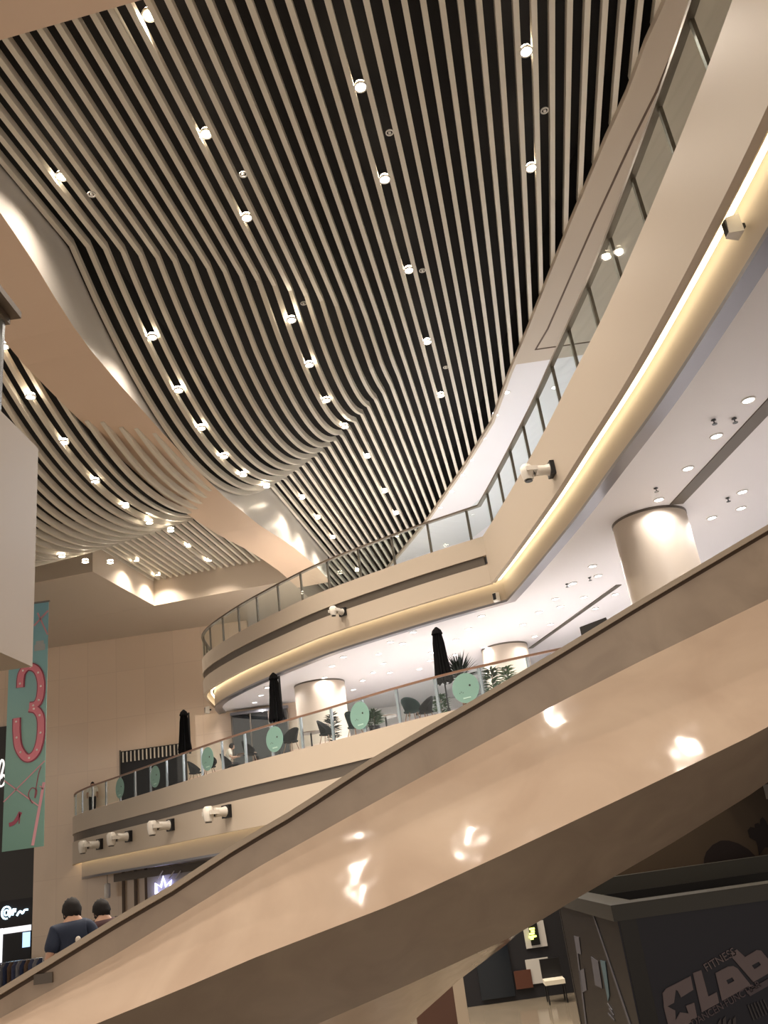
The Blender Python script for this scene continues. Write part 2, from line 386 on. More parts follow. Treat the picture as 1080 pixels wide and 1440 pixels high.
# ------------------------------------------------------------------ downlights
def make_downlight(name, r, lamp, ring):
    t = thing(name, None, 'ceiling light')
    MB().lathe([(r * 1.3, -.012), (r * 1.3, .03), (r * 1.02, .03), (r * 1.02, -.012), (r * 1.3, -.012)], n=16, cap=False).build('ring', ring, t)
    MB().lathe([(r, 0.0), (r * .96, .09)], n=16).build('lamp_face', lamp, t)
    return t
def spot(parent, power, col, angle=150, blend=.6, rad=.08):
    l = bpy.data.lights.new('lamp', 'SPOT'); l.energy = power; l.color = col; l.spot_size = math.radians(angle); l.spot_blend = blend; l.shadow_soft_size = rad
    o = bpy.data.objects.new('lamp', l); COL.objects.link(o); o.parent = parent; o.location = (0, 0, -.05); return l
dl_main = make_downlight('downlight', .10, LAMP, RINGM); spot(dl_main, SPOT_MAIN, WARM, 128, 1.0)
dl_added = make_downlight('downlight', .10, LAMP, RINGM); spot(dl_added, 300, WARM, 150, 1.0)  # weaker lamp for the added rows out of view
dl_cafe = make_downlight('downlight', .10, LAMPC, RINGM); spot(dl_cafe, SPOT_CAFE, NEUT, 165, .3)
dl_gal = make_downlight('downlight', .10, LAMPC, RINGM); spot(dl_gal, SPOT_GAL, COOL, 165, .3)
used = {}
def put(proto, p, label, group):
    o = proto if id(proto) not in used else copy_tree(proto); used[id(proto)] = 1
    o.location = p; tag(o, label, 'ceiling light', group); return o
G_S = 'spotlights in the slatted ceiling'
rows = [
 ('in the flat slats, upper right', None, [(740, 72), (747, 236)]),
 ('in the middle run of slats', None, [(507, 122), (541, 252), (575, 380), (601, 481), (620, 556)]),
 ('in the far slats just beyond the wave', None, [(517, 642), (541, 691), (557, 722)]),
 ('in the far slats beside the beam end', None, [(425, 700), (447, 728), (468, 756), (502, 802)]),
 ('in the inner row of the wave', -4.14, [(210, 21), (290, 188), (347, 306), (410, 450), (435, 513), (459, 563), (485, 600)]),
 ('in the outer row beside the tan beam', -7.3, [(87, 248), (214, 474), (251, 549), (283, 602), (315, 642), (342, 668), (375, 684)]),
 ('in the left wave', -10.5, [(5, 487), (43, 558), (90, 622), (134, 677), (176, 712), (210, 735), (240, 746)]),
 ('in the lowest row of the left wave', -13.7, [(87, 782), (120, 790), (155, 791)]),
 ('in the small slatted coffer', None, [(265, 768), (294, 788), (222, 808), (192, 788)]),
]
ORD = ['first', 'second', 'third', 'fourth', 'fifth', 'sixth', 'seventh', 'eighth', 'ninth']
for desc, v, pts in rows:
    for i, (px, py) in enumerate(pts):
        p = onz(px, py, CZ) if v is None else onv(px, py, v)
        p.z += -.01
        put(dl_main, p, ORD[i] + ' spotlight from the near end ' + desc, 'spotlights ' + desc)
rear = MB(); ublock0 = None
rear.box((-14, -16, 15.3), (14, 4.3, 15.5)).build('ceiling', PLASTER, kind='structure')
for j, v in enumerate((-7.3, -4.14, -.95, 2.21)):  # unseen lamps added for the hall's general light and the ramp glints
    for i, u in enumerate((3.0, -1.5, -6.0)):
        put(dl_added, uvz(u + (.9, -.5, 1.3, -1.1)[j], v + (.5, -.7, .2)[i], 15.26), ['leftmost', 'second left', 'third left', 'rightmost'][j] + ' added unseen lamp in the ' + ['nearest', 'middle', 'rear'][i] + ' row of the ceiling behind the viewer', 'added lamps behind the viewer')
gal = [(712.5, 552), (697, 584), (680, 617), (662, 647.5), (650, 668), (635, 691), (619, 714), (664, 724), (780, 545)]
for i, (px, py) in enumerate(gal): put(dl_gal, onz(px, py, CZ - .02), (ORD[i] + ' white downlight from the near end of the upper gallery ceiling') if i < 7 else ['white downlight set back behind the row in the upper gallery', 'white downlight of the upper gallery seen through the right-hand glass'][i - 7], 'upper gallery downlights')
cafe = [(1052.5, 563), (1007.5, 613.5), (967.5, 659), (926.5, 703), (1044, 692), (1001, 728.5), (833, 796.5), (806, 820.5), (781, 842.5), (758, 861), (735.5, 878.5), (677, 866.5), (659, 884.5), (641, 900),
        (581, 889), (566, 905), (549, 827 + 76), (532, 920), (821, 840), (788, 853), (774, 878), (841, 810), (837, 856), (865, 836), (752, 895), (483, 924), (467, 937), (456, 953), (539, 933), (525, 946), (510, 957), (497, 970), (640, 901 + 20),
        (590, 941), (548, 946), (605, 929), (376, 967), (367, 978), (358, 988), (351, 998), (713, 904), (681, 910), (607, 928 - 10), (1042, 715)]
seen = []
for px, py in cafe:
    p = onz(px, py, 8.04)
    if any((p - q).length < .5 for q in seen): continue
    seen.append(p); i = cafe.index((px, py))
    lab = (ORD[i] + ' cafe downlight down the row leading to the big column' if i < 4 else ORD[i - 4] + ' cafe downlight from the right, beyond the long taupe slot' if i < 6 else
           ORD[i - 6] + ' cafe downlight from the right in the row left of the big column' if i < 11 else ORD[i - 11] + ' cafe downlight from the right below the upper balcony corner' if i < 14 else
           'small distant cafe downlight left of the right parasol' if px < 610 and px > 440 else 'small cafe downlight near the middle parasol, far left of the ceiling' if px <= 440 else 'small distant cafe downlight between the right parasol and the big column' if px < 900 else 'small cafe downlight right of the big column')
    put(dl_cafe, p, lab, 'cafe ceiling downlights')
NUM = ORD + ['tenth', 'eleventh', 'twelfth', 'thirteenth', 'fourteenth', 'fifteenth', 'sixteenth']
byl = {}
for o in [o for o in COL.objects if o.get('group') == 'cafe ceiling downlights']: byl.setdefault(o['label'], []).append(o)
for lab, L in byl.items():
    if len(L) > 1:
        L.sort(key=lambda o: o.location.x / o.location.y)
        for i, o in enumerate(L): o['label'] = NUM[i] + ' from left, ' + lab
# small speakers and sensors between slats
sp = thing('ceiling_sensor', None, 'sensor')
MB().lathe([(.085, 0), (.085, .02), (.06, .02), (.06, 0), (.085, 0)], n=14, cap=False).build('ring', RINGM, sp)
MB().lathe([(.03, -.01), (.03, .03)], n=10).build('core', RINGM, sp)
for i, (px, py, v) in enumerate([(548, 187, None), (766, 156, None), (342, 246, -3.6), (129, 274, -6.75), (427, 427, -3.85), (594, 381, None), (627, 517, None)]):
    p = onz(px, py, CZ) if v is None else onv(px, py, v)
    o = sp if i == 0 else copy_tree(sp); o.location = p; tag(o, 'small round ring-shaped sensor between ceiling slats, ' + ['upper middle of the photo', 'uppermost right one', 'near the inner wave spotlights, upper left', 'leftmost one', 'beside the fourth inner wave spotlight', 'beside the third spotlight of the middle run', 'lowest one on the right'][i], 'sensor', 'round sensors in the slat gaps')
# dark recess channels and sprinklers in the cafe ceiling
for i, (a, b, w, lab) in enumerate([((951, 708), (1080, 571), .16, 'long taupe slot in the cafe ceiling running up to the big column'), ((746, 911), (870, 822), .09, 'taupe slot in the cafe ceiling behind the big column')]):
    A, B = onz(*a, 8.05), onz(*b, 8.05); t = (B - A).normalized()
    if i == 0: B = A + t * 9
    n = Vector((-t.y, t.x, 0)); MB().obox((A + B) / 2 + Vector((0, 0, -.013)), t, n, Vector((0, 0, 1)), (B - A).length / 2, w, .012).build('air_slot', BAND, label=lab, cat='air vent')
m0 = None
for px, py in [(1003, 590), (1032, 588), (922, 686), (1023, 700), (797, 821), (829, 812)]:
    p = onz(px, py, 8.05); m_ = MB().lathe([(.035, 0), (.05, -.02), (.012, -.03), (.012, -.08), (.05, -.09), (.05, -.1)], n=10)
    if m0 is None: m0 = m_.build('sprinkler', DARKP); o = m0
    else: o = m0.copy(); COL.objects.link(o)
    o.location = p; tag(o, 'tiny dark sprinkler head under the cafe ceiling, ' + {1003: 'left of the topmost pair', 1032: 'right of the topmost pair', 922: 'just above the big column', 1023: 'right of the big column', 797: 'farthest left', 829: 'just left of the big column'}[px], 'sprinkler', 'cafe ceiling sprinklers')

# ------------------------------------------------------------------ columns
for (x, y, r, lab) in [(6.22, 18.95, .86, 'thick round cream column nearest the camera, right side'), (3.75, 31.3, .86, 'round white column behind the spiky plant'), (-3.5, 33.4, 1.0, 'wide round white column behind the cafe table, left')]:
    t = thing('column', lab, 'column', (x, y, 5.0))
    MB().lathe([(r, 0), (r, 3.0)], n=48).build('shaft', PLASTER, t)
    MB().lathe([(r + .012, 2.99), (r + .012, 3.05)], n=48).build('collar', BAND, t)

# ------------------------------------------------------------------ glass balustrades
def railing(label, curve, off, z, h, railmat, postmat, railw, railh, step, postw):
    t = thing('glass_balustrade', label, 'railing')
    pts = offs(curve, off)
    m = MB(); sweep(m, pts, -railw / 2, railw / 2, z + h, z + h + railh); m.build('handrail', railmat, t)
    P = resample(pts, step)
    for i, p in enumerate(P):
        q = P[min(i + 1, len(P) - 1)]; r_ = P[max(i - 1, 0)]
        d = Vector((q.x - r_.x, q.y - r_.y, 0)).normalized(); n = Vector((-d.y, d.x, 0))
        MB().obox((p.x + n.x * .03, p.y + n.y * .03, z + h / 2), d, n, Vector((0, 0, 1)), postw, .03, h / 2).build('post', postmat, t)
        if i < len(P) - 1:
            a, b = Vector((p.x, p.y, 0)), Vector((q.x, q.y, 0)); dd = (b - a).normalized(); nn = Vector((-dd.y, dd.x, 0))
            MB().obox((a + b) / 2 - nn * .03 + Vector((0, 0, z + h / 2 + .02)), dd, nn, Vector((0, 0, 1)), (b - a).length / 2 - .012, .008, h / 2 - .03).build('glass_panel', GLASS, t)
    return t
railing('curved glass balustrade with bronze rail on the upper balcony', L3C[:-3], .08, 10.02, 1.0, RAILM, RAILM, .12, .06, 1.4, .03)
l2rail = [p for p in L2C if p[1] > 22.5]
tr2 = railing('curved glass balustrade with brown wooden handrail round the cafe terrace', l2rail, .08, 5.02, 1.02, WOODR, STEEL, .08, .06, 1.45, .045)
MINT = mat('mint_sticker', (0.20, 0.36, 0.31), 0.5); DOT = mat('black_dot', (0.02, 0.02, 0.02), 0.6)
PALE = mat('pale_print', (0.42, 0.62, 0.55), 0.6)
railpts = offs(l2rail, .08)
def on_curve(px, py, z, curve):
    d = ray(px, py); best = None
    for a, b in zip(curve, curve[1:]):
        ex, ey = b[0] - a[0], b[1] - a[1]; den = d.x * ey - d.y * ex
        if abs(den) < 1e-9: continue
        t = (a[0] * ey - a[1] * ex) / den; s = (a[0] * d.y - a[1] * d.x) / den
        if t > 0 and -0.01 <= s <= 1.01:
            p = EYE + d * t
            if best is None or (p - EYE).length < (best[0] - EYE).length: best = (p, Vector((ex, ey, 0)).normalized())
    return best
for px, py in [(170, 1104.6), (219.6, 1090), (293.7, 1069), (387.8, 1042.5), (508.4, 1014.5), (657.6, 978)]:
    r_ = on_curve(px, py, 5.5, railpts)
    if not r_: continue
    p, d = r_; n = Vector((d.y, -d.x, 0))
    def disc(mb, c, r, th=.004, k=40):
        vs = []
        for s_ in (-th, th):
            for i in range(k): vs.append(c + d * r * math.cos(2 * math.pi * i / k) + Vector((0, 0, 1)) * r * math.sin(2 * math.pi * i / k) + n * s_)
        mb.add(vs, [list(range(k)), list(range(k, 2 * k))[::-1]] + [[i, (i + 1) % k, k + (i + 1) % k, k + i] for i in range(k)])
    p.z = 5.56; m = MB(); disc(m, p + n * .05, .42)
    m.mi = 1; disc(m, p + n * .056 + d * .14 + Vector((0, 0, .05)), .03, k=10)
    for j in range(3): m.mi = 1; disc(m, p + n * .056 + d * (-.2 + .05 * j) + Vector((0, 0, -.12 + .03 * (j % 2))), .012, k=8)
    m.mi = 2; m.obox(p + n * .056 + Vector((0, 0, -.28)), d, n, Vector((0, 0, 1)), .12, .004, .02)
    o = m.build('round_sticker', [MINT, DOT, PALE], tr2)
    o['label'] = 'round mint green sticker on the glass'

# ------------------------------------------------------------------ near left slab with its own glass rail
m = MB(); m.box((-9, -3, 3.19), (-2.735, 6.05, 5.0)); m.build('trim_19', PLASTER, kind='structure')
t = thing('glass_balustrade', 'short glass balustrade end with wide bronze rail, close at the left edge', 'railing')
MB().box((-2.93, -3, 5.96), (-2.70, 5.6, 6.02)).box((-2.86, -3, 5.90), (-2.78, 5.58, 5.96)).build('handrail', RAILM, t)
MB().box((-2.83, -3, 5.0), (-2.81, 5.52, 5.9)).build('glass_panel', GLASS, t)
MB().box((-2.84, 5.50, 5.0), (-2.80, 5.54, 5.9)).build('post', STEEL, t)

# ------------------------------------------------------------------ the big sloping ramp
YA, YB, YC, YD, YE, YF = 9.0, 9.02, 8.35, 9.5, 10.9, 11.6
def xz(pl, y): return [(ony(px, py, y).x, ony(px, py, y).z) for px, py in pl]
LA = xz([(0, 1390), (107, 1325), (167, 1288), (250, 1240), (312, 1198), (360, 1169), (415, 1137), (512, 1073), (600, 1022), (660, 988), (780, 917), (900, 844), (1080, 738)], YA)
LB = xz([(0, 1432), (167, 1340), (360, 1221), (500, 1143), (623, 1076), (780, 991), (900, 930), (1080, 843)], YB)
LC = xz([(125, 1444), (250, 1393), (360, 1346), (560, 1269), (700, 1205), (880, 1120), (1046, 1040), (1080, 1022)], YC)
LD = xz([(400, 1460), (560, 1391), (648, 1351), (735, 1310), (800, 1270), (858, 1236), (938, 1190), (1056, 1117), (1080, 1100)], YD)
LE = xz([(480, 1530), (560, 1455), (600, 1419), (648, 1376), (735, 1311)], YE); LE += [(LE[-1][0] + .6, LE[-1][1] + .55), (LE[-1][0] + 3, LE[-1][1] + 1.75)]
xs = [-9.5 + i * .3 for i in range(58)]
def strip(mb, la, ya, lb, yb, x0=-99, x1=99):
    vs = []; X = [x for x in xs if x0 <= x <= x1]
    for x in X: vs += [(x, ya, extrap(la, x)), (x, yb, extrap(lb, x))]
    return mb.add(vs, [[2 * i, 2 * i + 1, 2 * i + 3, 2 * i + 2] for i in range(len(X) - 1)], True)
def shift(L, dz): return [(a, b + dz) for a, b in L]
ramp = thing('escalator_ramp', 'wide marble-clad ramp rising from lower left to right across the hall', 'ramp')
m = MB(); strip(m, shift(LA, -.10), YA, LB, YB); m.build('upper_band', MARB_SHADE, ramp)
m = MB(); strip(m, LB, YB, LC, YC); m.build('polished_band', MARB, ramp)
m = MB(); strip(m, LC, YC, LD, YD); m.build('lower_band', MARB_SHADE, ramp)
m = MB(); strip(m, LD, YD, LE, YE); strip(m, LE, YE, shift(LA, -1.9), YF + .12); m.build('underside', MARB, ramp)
m = MB()
for (a, b, c, d) in (((0, YA - .04), (0, YA + .14), (-.06, YA + .14), (-.06, YA - .04)),):
    q = [a, b, c, d]
    for i in range(4): strip(m, shift(LA, q[i][0]), q[i][1], shift(LA, q[(i + 1) % 4][0]), q[(i + 1) % 4][1])
m.build('parapet_cap', CAP, ramp)
m = MB(); strip(m, shift(LA, -.06), YA + .02, shift(LA, -.10), YA + .02); strip(m, shift(LA, -.10), YA + .02, shift(LA, -.10), YA); m.build('groove', CAPLINE, ramp)
m = MB(); strip(m, shift(LA, -.06), YA + .12, shift(LA, -1.3), YA + .12); m.build('inner_face', MARB_SHADE, ramp)
m = MB(); xs_s = [x * 1.0 for x in xs]
vs = []
for i, x in enumerate([-9.5 + .3 * j for j in range(58)]):
    z = extrap(LA, x) - 1.16; vs += [(x, YA + .12, z), (x, YF, z), (x + .3, YF, z), (x + .3, YA + .12, z)]
fs = [[4 * i, 4 * i + 1, 4 * i + 2, 4 * i + 3] for i in range(58)] + [[4 * i + 3, 4 * i + 2, 4 * i + 5, 4 * i + 4] for i in range(57)]
m.add(vs, fs); m.build('steps', STRIPM, ramp)
xb = ony(85, 1303, YF).x; zb_ = ony(85, 1303, YF).z
LF = [(xb, zb_), (xb + .9, zb_ + .04), (xb + 3, zb_ + .5), (xb + 13, zb_ + 4.9)]
m = MB(); vs = []; X = [xb + i * .3 for i in range(45)]
for x in X:
    z = extrap(LF, x); vs += [(x, YF, z), (x, YF + .12, z), (x, YF + .12, z - 2.2), (x, YF, z - 2.2)]
n = len(X); m.add(vs, [[0, 1, 2, 3], [4 * n - 1, 4 * n - 2, 4 * n - 3, 4 * n - 4]] + [[4 * i + k, 4 * i + (k + 1) % 4, 4 * i + 4 + (k + 1) % 4, 4 * i + 4 + k] for i in range(n - 1) for k in range(4)])
m.build('far_parapet', BAND, ramp)
A = ony(61, 1376, YA - .01); MB().box((A.x - .09, YA - .02, A.z - .045), (A.x + .09, YA + .02, A.z + .045)).build('grille', BAND, ramp)

# ------------------------------------------------------------------ moving head stage lights
def stage_light():
    t = thing('stage_light', None, 'stage light')
    m = MB(); m.box((-.02, -.16, -.16), (.10, .16, .16)); m.build('mount_plate', BLACKM, t)          # local -x points away from the wall... flipped below
    m = MB(); m.tube([(.08, 0, 0), (.20, 0, 0), (.42, 0, 0)], .11, 12, radii=[.14, .11, .12]); m.build('base', CASTW, t)
    m = MB(); m.box((.40, -.20, -.05), (.47, .20, .05)); m.box((.42, -.21, -.05), (.66, -.15, .05)); m.box((.42, .15, -.05), (.66, .21, .05)); m.build('yoke', CASTW, t)
    m = MB(); m.tube([(.60, 0, .16), (.60, 0, .10), (.60, 0, -.06), (.60, 0, -.20)], .1, 14, radii=[.09, .14, .14, .11]); h = m.build('head', CASTW, t)
    MB().lathe([(.085, -.215), (.085, -.235)], (.60, 0, 0), 14).build('lens', BLACKM, h)
    MB().box((.455, -.08, -.10), (.475, .08, .02)).build('display', BLACKM, h)
    return t
sl = stage_light(); first = True
labs = ['leftmost of the four white stage lights under the cafe balcony', 'white moving stage light, second from left on the cafe balcony fascia',
        'white moving stage light, third from left on the cafe balcony fascia', 'rightmost of the four white stage lights under the cafe balcony',
        'white stage light on the upper balcony front, left of centre', 'white stage light on the upper right balcony front above the glowing cove']
for (px, py, C_), lab in zip([(142, 1187, L2C), (183, 1176, L2C), (242, 1160, L2C), (321, 1141, L2C), (483, 861, L3C), (778, 660, L3C)], labs):
    p, d = on_curve(px, py, 0, C_)
    o = sl if first else copy_tree(sl); first = False
    n = Vector((d.y, -d.x, 0))                                 # into the void
    o.location = p; o.scale = [(1.35 if C_ is L2C else .85 if px < 600 else 1.02)] * 3; o.rotation_euler = (0, 0, math.atan2(n.y, n.x)); tag(o, lab, 'stage light', 'moving stage lights on the balconies')
def camera_box(px, py, C_, off, lab):
    p, d = on_curve(px, py, 0, offs(C_, off)); n = Vector((d.y, -d.x, 0))
    t = thing('wall_speaker', lab, 'speaker', p, math.atan2(n.y, n.x))
    MB().box((0, -.03, -.03), (.10, .03, .03)).build('bracket', BLACKM, t)
    MB().add([(.08, -.10, -.14), (.08, .10, -.14), (.08, .10, .14), (.08, -.10, .14), (.26, -.06, -.12), (.26, .06, -.12), (.24, .06, .12), (.24, -.06, .12)],
             [[0, 1, 2, 3], [4, 5, 6, 7], [0, 1, 5, 4], [1, 2, 6, 5], [2, 3, 7, 6], [3, 0, 4, 7]]).build('cabinet', CASTW, t)
    MB().box((.245, -.05, -.10), (.262, .05, .10)).build('grille', BLACKM, t)
camera_box(1047, 318, L3C, .42, 'small black and white speaker in the glowing cove at upper right')
camera_box(700, 841, L3C, .42, 'small dark speaker at the corner of the upper balcony underside')
camera_box(297, 998, L3C, .2, 'small pale box at the left end of the upper balcony underside')

# ------------------------------------------------------------------ cafe furniture
def umbrella(px, py, lab, tilt, twin=False):
    p, d = on_curve(px, py, 5.5, offs(l2rail, .9)); x, y = p.x, p.y
    top = near(px, py, (x, y)).z
    t = thing('parasol', lab, 'parasol', (x, y, 5.0)); H = top - 5
    MB().lathe([(.28, 0), (.28, .05), (.06, .08), (.05, .25)], n=16).build('base', BLACKM, t)
    MB().tube([(0, 0, .1), (0, 0, H - .05)], .025, 8).build('pole', BLACKM, t)
    n = 14; m = MB(); prof = [(.03, H), (.13, H - .10), (.17, H - .22), (.12, H - .26), (.15, H - .5), (.17, H - .9), (.20, H - 1.3), (.24, H - 1.65), (.20, H - 1.72)]
    vs = []
    for i, (r, z) in enumerate(prof):
        for k in range(28): rr = r * (1 + (.22 if i > 2 else .05) * math.cos(k * math.pi) * (1 if k % 2 else 1)); vs.append((rr * math.cos(2 * math.pi * k / 28) + tilt * (H - z) * 0, rr * math.sin(2 * math.pi * k / 28), z + (.05 * math.sin(k * 1.7) if i >= len(prof) - 2 else 0)))
    m.add(vs, [[i * 28 + k, i * 28 + (k + 1) % 28, (i + 1) * 28 + (k + 1) % 28, (i + 1) * 28 + k] for i in range(len(prof) - 1) for k in range(28)], False)
    m.build('folded_canopy', BLACK, t)
    MB().tube([(0, 0, H - 1.15), (.16, 0, H - 1.15)], .02, 6).build('tie_strap', BLACKM, t)
    if twin: MB().box((.17, -.03, H - 1.8), (.24, .03, H - .15)).build('side_mast', BLACKM, t)
    t.rotation_euler = (0, math.radians(tilt), 0); return t
umbrella(258, 998, 'closed black parasol at the far left of the cafe terrace', 0, True)
umbrella(384, 946, 'closed black parasol in the middle, before the wide white column', 0, True)
umbrella(613, 882, 'closed black parasol on the right beside the spiky plant', 0)
def spot_on_terrace(px, off):                                  # floor point that lies under image column px, off metres behind the rail
    for k in range(12):
        r = on_curve(px + 3 * k, 1030, 5, offs(l2rail, off))
        if r: return r[0]
def chair(px, off, rz, lab, seatc):
    p = spot_on_terrace(px, off); t = thing('cafe_chair', lab, 'chair', (p.x, p.y, 4.98), rz, 'shell chairs on the cafe terrace')
    m = MB(); vs = []; N = 12
    for j in range(7):
        f = j / 6
        for k in range(N + 1):
            a = math.pi * (-.12 + 1.24 * k / N); h = (.14 + .36 * math.sin(math.pi * k / N)) * f
            vs.append(((.20 + .10 * f) * math.cos(a), (.20 + .10 * f) * math.sin(a), .44 + h))
    m.add(vs, [[j * (N + 1) + k, j * (N + 1) + k + 1, (j + 1) * (N + 1) + k + 1, (j + 1) * (N + 1) + k] for j in range(6) for k in range(N)], True)
    o = m.build('backrest', seatc, t); s = o.modifiers.new('t', 'SOLIDIFY'); s.thickness = .025
    MB().lathe([(.10, .40), (.24, .42), (.25, .46), (.05, .46)], n=20).build('seat', seatc, t)
    for sx in (-1, 1):
        for sy in (-1, 1): MB().tube([(sx * .12, sy * .12, .42), (sx * .22, sy * .22, 0)], .014, 6).build('leg', WOODR, t)
    return t
def table(px, off, lab, r=.38):
    p = spot_on_terrace(px, off); t = thing('cafe_table', lab, 'table', (p.x, p.y, 4.98))
    MB().lathe([(r, .70), (r, .735), (r - .03, .745)], n=32).build('table_top', mat('brown_table_top', (.10, .06, .04), .3), t)
    MB().lathe([(.22, 0), (.22, .02), (.03, .05), (.03, .70)], n=16).build('pedestal', BLACKM, t); return p
TEAL = mat('dark_green_shell', (0.006, 0.016, 0.016), 0.9, spec=.15); CHB = mat('black_shell', (0.007, 0.007, 0.008), 0.9, spec=.15)
pt = table(437, 1.3, 'round brown cafe table before the wide white column')
table(545, 2.0, 'round brown cafe table behind the second mint sticker from right')
table(345, 1.8, 'round cafe table beside the seated guest')
chair(459, .8, 1.2, 'black shell chair right of the round table by the wide column', CHB)
chair(500, .9, 2.4, 'dark green shell chair left of a mint sticker', TEAL)
chair(583, .9, .4, 'dark green shell chair seen above the terrace edge near the right parasol', TEAL)
chair(603, 1.6, -1, 'low black shell chair beside the right parasol', CHB)
chair(350, .8, 2.0, 'black shell chair left of the middle parasol', CHB)
chair(292, .8, .5, 'black shell chair under the seated guest', CHB)
chair(272, 1.0, 1.4, 'black shell chair beside the left parasol', CHB)
chair(408, .5, -.5, 'black shell chair left of the round table by the wide column', CHB)
LEAF = mat('leaf_green', (0.035, 0.075, 0.03), 0.5); LEAFD = mat('dark_leaf', (0.008, 0.013, 0.009), 0.7, spec=.2); LEAFL = mat('light_leaf', (0.08, 0.13, 0.05), 0.6)
def leafblade(m, a, b, w):
    a, b = Vector(a), Vector(b); d = (b - a); s = d.cross(Vector((0, 0, 1)));
    if s.length < 1e-3: s = Vector((1, 0, 0))
    s.normalize(); mid = a + d * .45 + Vector((0, 0, .02)); m.add([a, mid + s * w, b, mid - s * w], [[0, 1, 2], [0, 2, 3]])
def plant(px, off, lab, kind, H, mt, name='potted_plant'):
    p = spot_on_terrace(px, off); t = thing(name, lab, 'plant', (p.x, p.y, 4.98))
    MB().lathe([(.14, 0), (.19, .35), (.17, .35), (.16, .3)], n=18).build('pot', BLACKM, t)
    m = MB(); rnd = random.Random(px)
    if kind == 'agave':
        for i in range(80):
            th = rnd.uniform(0, 6.28); el = rnd.uniform(-.1, 1.45); L = H * rnd.uniform(.8, 1.05)
            d = Vector((math.cos(th) * math.cos(el), math.sin(th) * math.cos(el), math.sin(el))); leafblade(m, Vector((0, 0, 1.3)), Vector((0, 0, 1.3)) + d * L, .04)
        m.build('foliage', mt, t); MB().tube([(0, 0, .3), (0, 0, 1.32)], .06, 8).build('stem', WOODR, t)
    else:
        for i in range(160):
            z = .35 + (H - .35) * (i / 160) ** .8; r = .28 * math.sin(min(1, (z / H)) * 2.6) + .08; th = rnd.uniform(0, 6.28)
            a = Vector((.1 * math.cos(th) * r, .1 * math.sin(th) * r, z)); b = a + Vector((math.cos(th) * r, math.sin(th) * r, rnd.uniform(-.05, .14))); leafblade(m, a * 1, b, .045)
        m.build('foliage', mt, t); MB().tube([(0, 0, .2), (.02, 0, H)], .015, 6).build('stem', WOODR, t)
plant(660, 1.9, 'spiky dark agave-like plant right of the right parasol', 'agave', .85, LEAFD, 'spiky_plant')
plant(468, 2.3, 'leafy dark potted shrub between the round table and green chair', 'bush', 1.35, LEAFD)
plant(528, 1.1, 'low leafy potted plant behind a mint sticker on the glass', 'bush', .8, LEAF)
plant(626, 3.0, 'leafy potted plant below the right parasol', 'bush', 1.1, LEAF)
plant(705, 1.2, 'pale green leafy plant at the right end of the terrace', 'bush', 1.15, LEAF)
plant(728, 2.2, 'lighter feathery plant before the white column at right', 'bush', 1.3, LEAFL)

# shop fronts on the cafe level
a, b = ony(170, 1057, WY - .05), ony(262, 1052, WY - .05)
t = thing('shopfront', 'dark shop opening with slatted lintel in the marble wall, cafe level left', 'shopfront')
MB().box((a.x, WY - .08, 5), (b.x, WY - .02, a.z)).build('opening', DEEP, t)
m = MB(); k = a.x + .1
while k < b.x - .1: m.box((k, WY - .16, a.z - .55), (k + .06, WY - .09, a.z - .05)); k += .2
m.build('slatted_lintel', SLAT, t)
MB().box((a.x - .06, WY - .12, 5), (a.x, WY - .03, a.z + .06)).build('jamb', BAND, t)
SFY = 36.55
a, b = ony(327, 1003, SFY), ony(405, 1000, SFY)
t = thing('shopfront', 'dark glazed shopfront behind the seated guest and middle parasol', 'shopfront')
zt = min(7.9, a.z)
MB().box((a.x, SFY - .2, 5), (b.x, SFY - .02, zt)).build('opening', DEEP, t)
MB().box((a.x, SFY - .26, 5), (b.x, SFY - .24, zt - .12)).build('glazing', SHOPG, t)
MB().box((a.x - .05, SFY - .3, zt - .12), (b.x + .05, SFY - .1, zt)).build('head_frame', STRIPM, t)
for i in range(4): x = a.x + (b.x - a.x) * i / 3; MB().box((x - .03, SFY - .28, 5), (x + .03, SFY - .2, zt - .1)).build('mullion', BAND, t)
# tiny menu prints on the white wall (three short marks each)
for i, (px, py) in enumerate([(445, 1004), (514, 990), (582, 971), (718, 935)]):
    q = ony(px, py, 41.45); q.z = max(6.3, min(7.6, q.z)); m = MB()
    for k in range(3): m.box((q.x - .45 + k * .38, 41.44, q.z), (q.x - .28 + k * .38, 41.49, q.z + .22)); m.box((q.x - .45 + k * .38, 41.44, q.z - .16), (q.x - .33 + k * .38, 41.49, q.z - .06))
    m.build('wall_print', BAND, label=['small grey print of three marks on the white wall by the wide column', 'small grey print of three marks on the white wall left of centre', 'small grey print of three marks on the white wall by the right parasol', 'small grey print of three marks beside the right-hand white column'][i], cat='wall print')
# dark counter screen at upper right of the terrace
q = near(845, 880, (4.9, 22.3)); t = thing('display_screen', 'dark tilted screen above the ramp edge at right', 'screen', (0, 0, 0))
A_s, B_s = near(815, 882, (5.6, 22)), near(852, 868, (5.9, 21.5))
MB().add([A_s, B_s, B_s + Vector((0, 0, -.9)), A_s + Vector((0, 0, -.9)), A_s + Vector((.1, .3, 0)), B_s + Vector((.1, .3, 0)), B_s + Vector((.1, .3, -.9)), A_s + Vector((.1, .3, -.9))],
         [[0, 1, 2, 3], [4, 5, 6, 7], [0, 1, 5, 4], [1, 2, 6, 5], [2, 3, 7, 6], [3, 0, 4, 7]]).build('panel', CHARC, t)
MB().box((A_s.x + .2, A_s.y + .05, 4.98), (A_s.x + .35, A_s.y + .2, A_s.z - .7)).build('stand', BLACKM, t)

